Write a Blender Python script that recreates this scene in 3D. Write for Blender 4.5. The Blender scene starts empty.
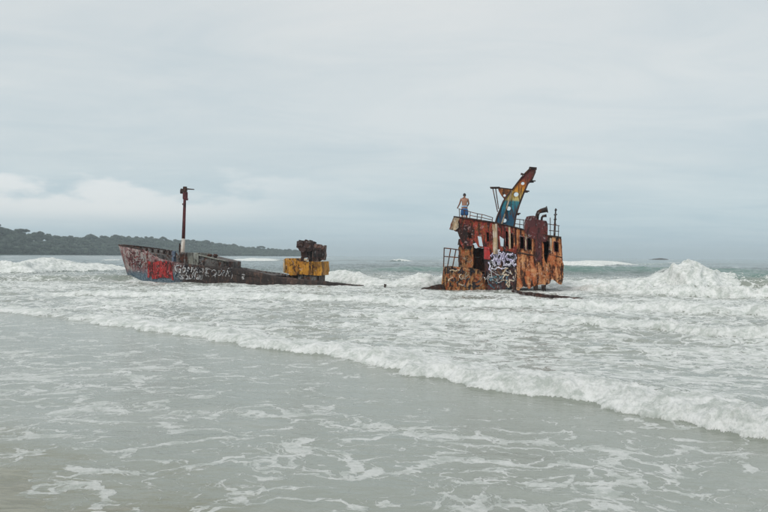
import bpy, bmesh, math, random
import numpy as np
from mathutils import Vector, Matrix, geometry, noise as mnoise

random.seed(7)
rng = np.random.default_rng(11)
scn = bpy.context.scene
COL = scn.collection
R = math.radians

# ------------------------------------------------------------------ camera
F_PX = 750.0
CAM_H = 1.9
cam_data = bpy.data.cameras.new('camera')
cam_data.sensor_width = 36.0
cam_data.lens = 36.0 * F_PX / 768.0
cam_data.clip_start = 0.1
cam_data.clip_end = 30000
cam = bpy.data.objects.new('camera', cam_data)
COL.objects.link(cam)
CAM_R = (Matrix.Rotation(R(90), 4, 'X') @ Matrix.Rotation(R(0.47), 4, 'Z')).to_3x3()
cam.matrix_world = Matrix.Translation((0, 0, CAM_H)) @ CAM_R.to_4x4()
scn.camera = cam

# ------------------------------------------------------------------ world
SUN_EL, SUN_AZ = R(44), R(212)      # sun high behind the camera, a little to the left
world = bpy.data.worlds.new('World')
scn.world = world
world.use_nodes = True
SKY = dict(strength=0.1)

def world_nodes():
    nt = world.node_tree
    nt.nodes.clear()
    N = nt.nodes.new
    L = nt.links.new
    out = N('ShaderNodeOutputWorld'); bg = N('ShaderNodeBackground')
    bg.inputs['Strength'].default_value = 0.106
    L(bg.outputs[0], out.inputs[0])
    sky = N('ShaderNodeTexSky'); sky.sky_type = 'NISHITA'; sky.sun_disc = False
    sky.sun_elevation = SUN_EL; sky.sun_rotation = SUN_AZ
    sky.air_density = 1.0; sky.dust_density = 2.0
    tc = N('ShaderNodeTexCoord')
    sep = N('ShaderNodeSeparateXYZ'); L(tc.outputs['Generated'], sep.inputs[0])
    def math_(op, a, b=None, clamp=False):
        m = N('ShaderNodeMath'); m.operation = op; m.use_clamp = clamp
        for k, v in enumerate((a, b)):
            if v is None: continue
            if isinstance(v, (int, float)): m.inputs[k].default_value = v
            else: L(v, m.inputs[k])
        return m.outputs[0]
    zc = math_('MAXIMUM', sep.outputs['Z'], 0.0)
    # stratus deck seen in perspective: divide by elevation
    zd = math_('ADD', zc, 0.10)
    px = math_('DIVIDE', sep.outputs['X'], zd); py = math_('DIVIDE', sep.outputs['Y'], zd)
    cmb = N('ShaderNodeCombineXYZ'); L(px, cmb.inputs[0]); L(py, cmb.inputs[1])
    n1 = N('ShaderNodeTexNoise'); n1.inputs['Scale'].default_value = 0.55; n1.inputs['Detail'].default_value = 7
    n1.inputs['Roughness'].default_value = 0.52; n1.inputs['Distortion'].default_value = 0.4
    mp = N('ShaderNodeMapping'); mp.inputs['Location'].default_value = (3.1, 1.7, 0); mp.inputs['Scale'].default_value = (0.8, 1.25, 1)
    mp.inputs['Rotation'].default_value = (0, 0, R(12))
    L(cmb.outputs[0], mp.inputs[0]); L(mp.outputs[0], n1.inputs['Vector'])
    # base gradient with elevation (z = sin elevation)
    grad = N('ShaderNodeValToRGB'); e = grad.color_ramp.elements
    stops = [(0.0, (5.0, 6.25, 7.05)), (0.045, (5.3, 6.55, 7.2)), (0.12, (6.35, 7.05, 7.3)), (0.24, (6.8, 7.3, 7.4)),
             (0.36, (7.15, 7.5, 7.55)), (1.0, (7.9, 8.1, 8.2))]
    while len(e) < len(stops): e.new(0.5)
    for k, (p, c) in enumerate(stops):
        e[k].position = p; e[k].color = (c[0] / 10, c[1] / 10, c[2] / 10, 1)
    L(zc, grad.inputs[0])
    var = N('ShaderNodeMapRange'); var.inputs['From Min'].default_value = 0.40; var.inputs['From Max'].default_value = 0.60
    var.inputs['To Min'].default_value = 0.0; var.inputs['To Max'].default_value = 1.0; var.clamp = True
    n3 = N('ShaderNodeTexNoise'); n3.inputs['Scale'].default_value = 1.6; n3.inputs['Detail'].default_value = 8; n3.inputs['Roughness'].default_value = 0.6; n3.inputs['Distortion'].default_value = 0.8
    mp3 = N('ShaderNodeMapping'); mp3.inputs['Scale'].default_value = (0.75, 1.25, 1); mp3.inputs['Rotation'].default_value = (0, 0, R(-24)); mp3.inputs['Location'].default_value = (0.7, 5.2, 0)
    L(cmb.outputs[0], mp3.inputs[0]); L(mp3.outputs[0], n3.inputs['Vector'])
    L(math_('ADD', math_('MULTIPLY', n1.outputs['Fac'], 0.62), math_('MULTIPLY', n3.outputs['Fac'], 0.38)), var.inputs['Value'])
    cl = N('ShaderNodeMix'); cl.data_type = 'RGBA'; cl.blend_type = 'MULTIPLY'; cl.inputs[0].default_value = 1.0
    tint = N('ShaderNodeMix'); tint.data_type = 'RGBA'
    tint.inputs[6].default_value = (8.9, 9.2, 9.35, 1); tint.inputs[7].default_value = (10.55, 10.3, 10.1, 1)
    L(var.outputs[0], tint.inputs[0])
    L(grad.outputs[0], cl.inputs[6]); L(tint.outputs[2], cl.inputs[7])
    # low bank of cumulus over the headland side of the horizon
    n2 = N('ShaderNodeTexNoise'); n2.inputs['Scale'].default_value = 13.0; n2.inputs['Detail'].default_value = 6
    mp2 = N('ShaderNodeMapping'); mp2.inputs['Scale'].default_value = (1, 1, 2.6); mp2.inputs['Location'].default_value = (0.3, 0.0, 0.1)
    L(tc.outputs['Generated'], mp2.inputs[0]); L(mp2.outputs[0], n2.inputs['Vector'])
    rise = N('ShaderNodeMapRange'); rise.interpolation_type = 'SMOOTHSTEP'
    rise.inputs['From Min'].default_value = 0.100; rise.inputs['From Max'].default_value = 0.070
    hh = math_('SUBTRACT', zc, math_('MULTIPLY', math_('SUBTRACT', n2.outputs['Fac'], 0.5), 0.16))
    L(hh, rise.inputs['Value'])
    low = N('ShaderNodeMapRange'); low.interpolation_type = 'SMOOTHSTEP'
    low.inputs['From Min'].default_value = 0.025; low.inputs['From Max'].default_value = 0.06
    L(zc, low.inputs['Value'])
    side = N('ShaderNodeMapRange'); side.interpolation_type = 'SMOOTHSTEP'
    side.inputs['From Min'].default_value = 0.02; side.inputs['From Max'].default_value = -0.36
    L(sep.outputs['X'], side.inputs['Value'])
    bank = math_('MULTIPLY', math_('MULTIPLY', rise.outputs[0], low.outputs[0]), math_('MULTIPLY', side.outputs[0], 0.85))
    bm_ = N('ShaderNodeMix'); bm_.data_type = 'RGBA'
    bm_.inputs[7].default_value = (8.3, 8.5, 8.5, 1)
    L(bank, bm_.inputs[0]); L(cl.outputs[2], bm_.inputs[6])
    mix = N('ShaderNodeMix'); mix.data_type = 'RGBA'; mix.inputs[0].default_value = 0.88
    L(sky.outputs[0], mix.inputs[6]); L(bm_.outputs[2], mix.inputs[7])
    L(mix.outputs[2], bg.inputs['Color'])
world_nodes()

sun_data = bpy.data.lights.new('sun', 'SUN')
sun_data.energy = 1.35
sun_data.angle = R(16)
sun_data.color = (1.0, 0.97, 0.92)
sun = bpy.data.objects.new('sun', sun_data)
COL.objects.link(sun)
# Nishita: rotation 0 puts the sun at +Y, growing clockwise seen from above
sdir = Vector((math.sin(SUN_AZ) * math.cos(SUN_EL), math.cos(SUN_AZ) * math.cos(SUN_EL), math.sin(SUN_EL)))
sun.rotation_euler = sdir.to_track_quat('Z', 'Y').to_euler()
sun.location = (0, -20, 60)

scn.view_settings.view_transform = 'Standard'
scn.view_settings.look = 'None'
scn.view_settings.exposure = 0.0
scn.view_settings.gamma = 1.0
scn.cycles.use_denoising = True
scn.cycles.max_bounces = 6
scn.cycles.volume_bounces = 3

# ------------------------------------------------------------------ pixel helpers
def ray(u, v):
    return CAM_R @ Vector(((u - 384) / F_PX, (256 - v) / F_PX, -1.0))
def ground(u, v, z=0.0):
    d = ray(u, v)
    k = (z - CAM_H) / d.z
    return Vector((d.x * k, d.y * k, z))

# ------------------------------------------------------------------ noise (numpy)
_perm = rng.permutation(512)
_perm = np.concatenate([_perm, _perm, _perm])
_ang = rng.random(512) * 2 * np.pi
_gx, _gy = np.cos(_ang), np.sin(_ang)
_g3 = rng.normal(size=(512, 3)); _g3 /= np.linalg.norm(_g3, axis=1)[:, None]
def perlin(x, y):
    xi = np.floor(x).astype(np.int64); yi = np.floor(y).astype(np.int64)
    xf = x - xi; yf = y - yi
    xi &= 511; yi &= 511
    u = xf * xf * xf * (xf * (xf * 6 - 15) + 10); w = yf * yf * yf * (yf * (yf * 6 - 15) + 10)
    def g(ix, iy, dx, dy):
        h = _perm[_perm[ix & 511] + (iy & 511)]
        return _gx[h] * dx + _gy[h] * dy
    a = g(xi, yi, xf, yf); b = g(xi + 1, yi, xf - 1, yf)
    c = g(xi, yi + 1, xf, yf - 1); d = g(xi + 1, yi + 1, xf - 1, yf - 1)
    return ((a + u * (b - a)) * (1 - w) + (c + u * (d - c)) * w) * 1.5
def perlin3(x, y, z):
    xi = np.floor(x).astype(np.int64); yi = np.floor(y).astype(np.int64); zi = np.floor(z).astype(np.int64)
    xf = x - xi; yf = y - yi; zf = z - zi
    fu = [t * t * t * (t * (t * 6 - 15) + 10) for t in (xf, yf, zf)]
    out = np.zeros_like(x)
    for i in (0, 1):
        for j in (0, 1):
            for k in (0, 1):
                h = _perm[_perm[_perm[(xi + i) & 511] + ((yi + j) & 511)] + ((zi + k) & 511)]
                g = _g3[h]
                w = (fu[0] if i else 1 - fu[0]) * (fu[1] if j else 1 - fu[1]) * (fu[2] if k else 1 - fu[2])
                out += w * (g[:, 0] * (xf - i) + g[:, 1] * (yf - j) + g[:, 2] * (zf - k))
    return out * 1.6
def billow3(x, y, z, o=3, gain=.5):
    s = np.zeros_like(x); a = 1.0; f = 1.0
    for k in range(o):
        s += a * (.75 - 2.0 * np.abs(perlin3(x * f + 5.7 * k, y * f + 3.9 * k, z * f + 1.3 * k))); a *= gain; f *= 2.1
    return s
def fbm(x, y, o=4, gain=0.5):
    s = np.zeros_like(x); a = 1.0; f = 1.0
    for k in range(o):
        s += a * perlin(x * f + 17.3 * k, y * f - 9.1 * k); a *= gain; f *= 2.03
    return s
def billow(x, y, o=3, gain=0.5):
    s = np.zeros_like(x); a = 1.0; f = 1.0
    for k in range(o):
        s += a * (1 - 2.2 * np.abs(perlin(x * f + 5.7 * k, y * f + 3.9 * k))); a *= gain; f *= 2.1
    return s
def sstep(a, b, x):
    t = np.clip((x - a) / (b - a), 0, 1)
    return t * t * (3 - 2 * t)

# ------------------------------------------------------------------ object helpers
def link(o, parent=None):
    COL.objects.link(o)
    if parent is not None: o.parent = parent
    return o
def tag(o, label=None, cat=None, group=None, kind=None):
    if label: o['label'] = label
    if cat: o['category'] = cat
    if group: o['group'] = group
    if kind: o['kind'] = kind
    return o
def empty(name, loc, yaw, label, cat, group=None):
    o = bpy.data.objects.new(name, None)
    o.location = loc; o.rotation_euler = (0, 0, yaw)
    o.empty_display_size = 0.3
    link(o)
    return tag(o, label, cat, group)
def mesh_obj(name, verts, faces, mat, parent=None, smooth=False):
    me = bpy.data.meshes.new(name)
    me.from_pydata([tuple(v) for v in verts], [], faces)
    me.update()
    if mat: me.materials.append(mat)
    if smooth:
        me.polygons.foreach_set('use_smooth', [True] * len(me.polygons))
    return link(bpy.data.objects.new(name, me), parent)

class MB:
    """collects boxes, bars and tubes for one mesh"""
    def __init__(s): s.v = []; s.f = []; s.m = []; s.cur = 0
    def add(s, vs, fs):
        b = len(s.v); s.v += [Vector(p) for p in vs]
        s.f += [tuple(i + b for i in f) for f in fs]; s.m += [s.cur] * len(fs)
    def box(s, c, d, rot=None, jit=0.0):
        hx, hy, hz = d[0] / 2, d[1] / 2, d[2] / 2
        vs = [Vector((x, y, z)) for x in (-hx, hx) for y in (-hy, hy) for z in (-hz, hz)]
        if jit: vs = [p + Vector((random.uniform(-jit, jit), random.uniform(-jit, jit), random.uniform(-jit, jit))) for p in vs]
        if rot is not None: vs = [rot @ p for p in vs]
        s.add([p + Vector(c) for p in vs], [(0, 1, 3, 2), (4, 6, 7, 5), (0, 4, 5, 1), (2, 3, 7, 6), (0, 2, 6, 4), (1, 5, 7, 3)])
    def tube(s, pts, r, n=8, caps=True):
        pts = [Vector(p) for p in pts]
        rs = r if isinstance(r, (list, tuple)) else [r] * len(pts)
        rings = []
        ref = None
        for k, p in enumerate(pts):
            t = (pts[min(k + 1, len(pts) - 1)] - pts[max(k - 1, 0)]).normalized()
            if ref is None:
                ref = Vector((0, 0, 1)) if abs(t.z) < 0.9 else Vector((1, 0, 0))
            a = t.cross(ref).normalized(); b = t.cross(a).normalized()
            ref = a.cross(t).normalized() if False else ref
            rings.append([p + rs[k] * (math.cos(2 * math.pi * i / n) * a + math.sin(2 * math.pi * i / n) * b) for i in range(n)])
        vs = [q for ring in rings for q in ring]
        fs = []
        for k in range(len(pts) - 1):
            for i in range(n):
                j = (i + 1) % n
                fs.append((k * n + i, k * n + j, (k + 1) * n + j, (k + 1) * n + i))
        if caps:
            fs.append(tuple(range(n))[::-1]); fs.append(tuple((len(pts) - 1) * n + i for i in range(n)))
        s.add(vs, fs)
    def lathe(s, prof, c, axis='Z', n=16):
        vs = []; fs = []
        for (r, h) in prof:
            for i in range(n):
                a = 2 * math.pi * i / n
                p = Vector((r * math.cos(a), r * math.sin(a), h))
                if axis == 'X': p = Vector((p.z, p.x, p.y))
                if axis == 'Y': p = Vector((p.x, p.z, p.y))
                vs.append(p + Vector(c))
        for k in range(len(prof) - 1):
            for i in range(n):
                j = (i + 1) % n
                fs.append((k * n + i, k * n + j, (k + 1) * n + j, (k + 1) * n + i))
        fs.append(tuple(range(n))[::-1]); fs.append(tuple((len(prof) - 1) * n + i for i in range(n)))
        s.add(vs, fs)
    def build(s, name, mats, parent=None, smooth=False, bevel=0.0):
        o = mesh_obj(name, s.v, s.f, None, parent, smooth)
        for m in (mats if isinstance(mats, (list, tuple)) else [mats]): o.data.materials.append(m)
        if len(set(s.m)) > 1: o.data.polygons.foreach_set('material_index', s.m)
        bm = bmesh.new(); bm.from_mesh(o.data)
        bmesh.ops.recalc_face_normals(bm, faces=bm.faces)
        if bevel: bmesh.ops.bevel(bm, geom=bm.edges[:], offset=bevel, segments=1, affect='EDGES', clamp_overlap=True)
        bm.to_mesh(o.data); bm.free()
        return o

def point_in(poly, x, y):
    c = False; n = len(poly)
    for i in range(n):
        x1, y1 = poly[i]; x2, y2 = poly[i - 1]
        if (y1 > y) != (y2 > y) and x < (x2 - x1) * (y - y1) / (y2 - y1) + x1: c = not c
    return c
def plate(name, outline, holes, y0, thick, mat, parent, grid=0.3, warp=0.02, rag=0.0, shear=None, mats=None):
    """upright plate in the local XZ plane: torn outline, real holes, slightly dented"""
    def dens(poly, step, j):
        out = []
        n = len(poly)
        for i in range(n):
            a = Vector(poly[i]); b = Vector(poly[(i + 1) % n])
            m = max(1, int((b - a).length / step))
            nr = Vector((-(b - a).y, (b - a).x)).normalized()
            for k in range(m):
                p = a.lerp(b, k / m)
                if k and j: p = p + nr * random.uniform(-j, j)
                out.append(p)
        return out
    step = 0.13 if rag else grid
    o_ = dens(outline, step, rag)
    hs = [dens(h, grid, 0) for h in holes]
    pts = list(o_); faces = [list(range(len(o_)))]
    for h in hs:
        faces.append(list(range(len(pts), len(pts) + len(h)))); pts += h
    xs = [p.x for p in o_]; ys = [p.y for p in o_]
    x = min(xs) + grid * 0.5
    op = [(p.x, p.y) for p in o_]; hp = [[(p.x, p.y) for p in h] for h in hs]
    while x < max(xs):
        y = min(ys) + grid * 0.5
        while y < max(ys):
            q = (x + random.uniform(-.2, .2) * grid, y + random.uniform(-.2, .2) * grid)
            if point_in(op, *q) and not any(point_in(h, *q) for h in hp): pts.append(Vector(q))
            y += grid
        x += grid
    cedges = [(L_[i], L_[(i + 1) % len(L_)]) for L_ in faces for i in range(len(L_))]
    v2, e2, f2, _, _, _ = geometry.delaunay_2d_cdt(pts, cedges, [], 0, 1e-5)
    keep = []
    for f in f2:
        cx = sum(v2[i].x for i in f) / len(f); cy = sum(v2[i].y for i in f) / len(f)
        if point_in(op, cx, cy) and not any(point_in(h, cx, cy) for h in hp): keep.append(tuple(f))
    def dy(p):
        w = warp * 2.0 * mnoise.noise(Vector((p.x * 0.9 + y0, p.y * 0.9, y0 * 3.1))) + warp * mnoise.noise(Vector((p.x * 2.7, p.y * 2.7, y0)))
        return w + (shear(p.x, p.y) if shear else 0)
    n = len(v2)
    vs = [(p.x, y0 + dy(p), p.y) for p in v2] + [(p.x, y0 + thick + dy(p), p.y) for p in v2]
    fs = []
    cnt = {}
    for f in keep:
        fs.append(f); fs.append(tuple(i + n for i in reversed(f)))
        for i in range(len(f)):
            a, b = f[i], f[(i + 1) % len(f)]
            cnt[(a, b)] = cnt.get((a, b), 0) + 1
    for (a, b) in list(cnt):
        if (b, a) not in cnt: fs.append((b, a, a + n, b + n))
    o = mesh_obj(name, vs, fs, mat, parent)
    bm = bmesh.new(); bm.from_mesh(o.data)
    bmesh.ops.delete(bm, geom=[v for v in bm.verts if not v.link_faces], context='VERTS')
    bmesh.ops.recalc_face_normals(bm, faces=bm.faces)
    bm.to_mesh(o.data); bm.free()
    return o
def circle(c, r, n=14):
    return [(c[0] + r * math.cos(2 * math.pi * i / n), c[1] + r * math.sin(2 * math.pi * i / n)) for i in range(n)]

# ------------------------------------------------------------------ materials
class G:
    """tiny node-graph helper"""
    def __init__(s, name):
        s.m = bpy.data.materials.new(name); s.m.use_nodes = True
        s.nt = s.m.node_tree; s.nt.nodes.clear()
        s.out = s.nt.nodes.new('ShaderNodeOutputMaterial')
        s.tc = s.nt.nodes.new('ShaderNodeTexCoord')
    def n(s, t, **kw):
        x = s.nt.nodes.new(t)
        for k, v in kw.items():
            if k in ('op',): x.operation = v
            else: setattr(x, k, v)
        return x
    def set(s, sock, v):
        if v is None: return
        if isinstance(v, bpy.types.NodeSocket): s.nt.links.new(v, sock)
        elif isinstance(v, (tuple, list)) and len(v) == 3 and sock.type == 'RGBA': sock.default_value = (*v, 1)
        else: sock.default_value = v
    def math(s, op, a, b=None, clamp=False):
        x = s.n('ShaderNodeMath', op=op); x.use_clamp = clamp
        s.set(x.inputs[0], a); s.set(x.inputs[1], b)
        return x.outputs[0]
    def mapping(s, vec, scale=(1, 1, 1), loc=(0, 0, 0), rot=(0, 0, 0)):
        x = s.n('ShaderNodeMapping'); s.set(x.inputs['Vector'], vec)
        x.inputs['Scale'].default_value = scale; x.inputs['Location'].default_value = loc; x.inputs['Rotation'].default_value = rot
        return x.outputs[0]
    def noise(s, vec, scale, detail=5, rough=0.55, dist=0.0, color=False):
        x = s.n('ShaderNodeTexNoise'); s.set(x.inputs['Vector'], vec)
        x.inputs['Scale'].default_value = scale; x.inputs['Detail'].default_value = detail
        x.inputs['Roughness'].default_value = rough; x.inputs['Distortion'].default_value = dist
        return x.outputs['Color' if color else 'Fac']
    def voro(s, vec, scale, feature='DISTANCE_TO_EDGE', rand=1.0):
        x = s.n('ShaderNodeTexVoronoi', feature=feature); s.set(x.inputs['Vector'], vec)
        x.inputs['Scale'].default_value = scale; x.inputs['Randomness'].default_value = rand
        return x.outputs['Distance']
    def rng(s, v, a, b, c=0.0, d=1.0, smooth=True):
        x = s.n('ShaderNodeMapRange'); x.interpolation_type = 'SMOOTHSTEP' if smooth else 'LINEAR'
        s.set(x.inputs['Value'], v)
        for k, q in (('From Min', a), ('From Max', b), ('To Min', c), ('To Max', d)): s.set(x.inputs[k], q)
        return x.outputs[0]
    def mix(s, f, a, b, blend='MIX'):
        x = s.n('ShaderNodeMix', data_type='RGBA'); x.blend_type = blend
        s.set(x.inputs[0], f); s.set(x.inputs[6], a); s.set(x.inputs[7], b)
        return x.outputs[2]
    def ramp(s, v, stops, interp='LINEAR'):
        x = s.n('ShaderNodeValToRGB'); s.set(x.inputs[0], v); cr = x.color_ramp; cr.interpolation = interp
        while len(cr.elements) < len(stops): cr.elements.new(0.5)
        for k, (p, c) in enumerate(stops): cr.elements[k].position = p; cr.elements[k].color = (*c, 1)
        return x.outputs[0]
    def bump(s, h, strength=0.5, dist=0.02, normal=None):
        x = s.n('ShaderNodeBump'); s.set(x.inputs['Height'], h)
        x.inputs['Strength'].default_value = strength; x.inputs['Distance'].default_value = dist
        s.set(x.inputs['Normal'], normal)
        return x.outputs[0]
    def pbr(s, col, rough=0.7, metal=0.0, normal=None, **kw):
        x = s.n('ShaderNodeBsdfPrincipled'); s.set(x.inputs['Base Color'], col); s.set(x.inputs['Roughness'], rough)
        s.set(x.inputs['Metallic'], metal); s.set(x.inputs['Normal'], normal)
        for k, v in kw.items(): s.set(x.inputs[k.replace('_', ' ')], v)
        return x.outputs[0]
    def done(s, shader, disp=None):
        s.nt.links.new(shader, s.out.inputs[0]); return s.m
    def attr(s, name):
        x = s.n('ShaderNodeAttribute', attribute_name=name); return x.outputs['Fac']

RUST_O = (0.30, 0.10, 0.032); RUST_D = (0.055, 0.022, 0.016); RUST_R = (0.19, 0.045, 0.025); BLACK = (0.014, 0.013, 0.014)
def rusty(name, paint, paint2=None, cover=0.5, streak=1.0, grime=0.35, seed=0.0, scale=1.0, rust_a=RUST_O, rust_b=RUST_D, rough=0.75):
    """flaking paint over streaky rust; cover = how much paint is left"""
    g = G(name); co = g.mapping(g.tc.outputs['Object'], loc=(seed * 7.3, seed * 3.1, seed * 5.7))
    paint2 = paint2 or paint
    big = g.noise(co, 0.9 * scale, 6, 0.6)
    st = g.noise(g.mapping(co, (3.2, 3.2, 0.45)), 1.5 * scale, 7, 0.65, 0.3)
    fine = g.noise(co, 7 * scale, 6, 0.7)
    mid = g.noise(g.mapping(co, (1, 1, 0.7)), 2.6 * scale, 6, 0.62, 0.6)
    pc = g.mix(g.rng(mid, 0.42, 0.6), paint, paint2)
    rc = g.ramp(g.math('ADD', g.math('MULTIPLY', st, 0.6), g.math('MULTIPLY', fine, 0.4)),
                [(0.40, tuple(c * .5 for c in rust_b)), (0.475, tuple((a + b) / 2 for a, b in zip(rust_a, rust_b))), (0.535, rust_a), (0.62, tuple(min(1, c * 1.7 + 0.03) for c in rust_a))])
    w = g.math('ADD', g.math('ADD', g.math('MULTIPLY', st, 0.42 * streak), g.math('MULTIPLY', mid, 0.75 - 0.42 * streak)), g.math('MULTIPLY', fine, 0.25))
    th = 0.66 - 0.32 * cover
    pm = g.rng(w, th - 0.02, th + 0.045)
    col = g.mix(pm, rc, pc)
    gr = g.rng(g.math('ADD', g.math('MULTIPLY', big, 0.55), g.math('MULTIPLY', st, 0.45)), 0.505, 0.43, 0.0, min(1, grime * 2.0))
    col = g.mix(gr, col, BLACK)
    chip = g.math('MULTIPLY', g.rng(g.noise(co, 3.4 * scale, 7, 0.72, 1.2), 0.575, 0.615), 0.5)
    col = g.mix(chip, col, tuple(min(1, c * .5 + .30) for c in paint))
    dk = g.rng(g.noise(g.mapping(co, (1.3, 1.3, .6), loc=(3, 9, 4)), 2.6 * scale, 7, 0.72, 0.5), 0.555, 0.615, 0, 0.85)
    col = g.mix(dk, col, (0.02, 0.014, 0.013))
    run = g.rng(g.noise(g.mapping(co, (6, 6, 0.3)), 1.6 * scale, 4, 0.6), 0.60, 0.68, 0.0, 0.55)
    col = g.mix(run, col, tuple(c * 0.8 for c in rust_a))
    nb = g.bump(g.math('ADD', g.math('MULTIPLY', pm, 0.5), fine), 0.7, 0.03)
    return g.done(g.pbr(col, rough, 0.0, nb, Specular_IOR_Level=.18))
def plain(name, col, var=0.3, rough=0.7, scale=6.0):
    g = G(name); co = g.tc.outputs['Object']
    n = g.noise(co, scale, 5, 0.6)
    c = g.mix(g.rng(n, 0.35, 0.65), tuple(x * (1 - var) for x in col), tuple(min(1, x * (1 + var)) for x in col))
    return g.done(g.pbr(c, rough, 0.0, g.bump(n, 0.3, 0.01)))

M = {}
M['house_red'] = rusty('red_rust_plating', (0.34, 0.045, 0.032), (0.12, 0.025, 0.022), 0.6, 1.0, 0.45, 1.0, 1.15)
M['house_orange'] = rusty('orange_rust_plating', (0.56, 0.28, 0.13), (0.42, 0.115, 0.042), 0.57, 1.35, 0.45, 2.0, 1.15, rust_a=(0.38, 0.11, 0.035))
M['house_dark'] = rusty('dark_tagged_plating', (0.028, 0.03, 0.042), (0.10, 0.035, 0.03), 0.72, 0.5, 0.5, 3.0, rust_a=(0.22, 0.10, 0.035))
M['maroon'] = rusty('maroon_casing', (0.115, 0.03, 0.03), (0.08, 0.028, 0.03), 0.72, 1.0, 0.35, 4.0, rust_a=(0.2, 0.06, 0.03))
M['block'] = rusty('ochre_rust_plating', (0.44, 0.32, 0.14), (0.34, 0.085, 0.03), 0.56, 0.35, 0.5, 5.0, 1.3)
M['pale'] = rusty('pale_paint', (0.58, 0.50, 0.40), (0.5, 0.36, 0.22), 0.7, 1.2, 0.2, 6.0)
M['dark'] = rusty('dark_iron', (0.03, 0.026, 0.026), (0.05, 0.03, 0.025), 0.6, 0.8, 0.4, 7.0, rust_a=(0.12, 0.045, 0.025))
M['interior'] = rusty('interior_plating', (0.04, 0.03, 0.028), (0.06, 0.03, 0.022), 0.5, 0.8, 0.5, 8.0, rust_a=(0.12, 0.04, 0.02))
M['rail'] = rusty('rail_iron', (0.06, 0.055, 0.055), (0.09, 0.05, 0.04), 0.6, 0.8, 0.2, 9.0)
M['yellow'] = rusty('yellow_paint', (0.54, 0.26, 0.035), (0.38, 0.16, 0.022), 0.70, 0.9, 0.3, 10.0)
M['machine'] = rusty('brown_machinery', (0.035, 0.026, 0.028), (0.06, 0.036, 0.034), 0.62, 0.9, 0.5, 11.0, rust_a=(0.10, 0.045, 0.03))
M['greyrust'] = rusty('grey_rust', (0.30, 0.25, 0.235), (0.2, 0.12, 0.10), 0.55, 0.9, 0.35, 12.0, rust_a=(0.16, 0.075, 0.05))
M['mast'] = rusty('maroon_mast', (0.13, 0.032, 0.035), (0.09, 0.03, 0.035), 0.8, 0.8, 0.2, 13.0)
M['mastwhite'] = rusty('white_mast_foot', (0.6, 0.57, 0.52), (0.5, 0.42, 0.36), 0.75, 1.0, 0.15, 14.0)
M['deckgrey'] = rusty('grey_deck', (0.16, 0.165, 0.16), (0.10, 0.09, 0.085), 0.6, 0.6, 0.4, 15.0, rust_a=(0.13, 0.06, 0.04))
M['greygreen'] = rusty('grey_green_box', (0.27, 0.28, 0.25), (0.2, 0.2, 0.17), 0.7, 0.9, 0.3, 16.0, rust_a=(0.17, 0.08, 0.05))
M['redpaint'] = rusty('red_spray', (0.46, 0.035, 0.035), (0.36, 0.05, 0.05), 0.75, 0.6, 0.15, 17.0, rust_a=(0.25, 0.05, 0.04))
M['redback'] = rusty('old_red_spray', (0.30, 0.05, 0.05), (0.2, 0.05, 0.05), 0.5, .5, .4, 23.0, rust_a=(0.16, 0.07, 0.06))
M['whitepaint'] = rusty('white_spray', (0.68, 0.68, 0.68), (0.42, 0.42, 0.44), 0.62, 0.5, 0.25, 18.0, 1.6, rust_a=(0.12, 0.09, 0.08))
M['lilacpaint'] = rusty('lilac_spray', (0.74, 0.72, 0.82), (0.58, 0.53, 0.74), 0.9, 0.5, 0.0, 19.0)
M['tealpaint'] = rusty('teal_spray', (0.05, 0.20, 0.24), (0.08, 0.14, 0.2), 0.7, .6, .3, 24.0)
M['blackpaint'] = rusty('black_spray', (0.016, 0.015, 0.02), (0.03, 0.025, 0.03), 0.8, 0.5, 0.1, 20.0)
M['bluepaint'] = rusty('blue_spray', (0.11, 0.17, 0.26), (0.16, 0.22, 0.3), 0.7, 0.7, 0.2, 21.0)

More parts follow.
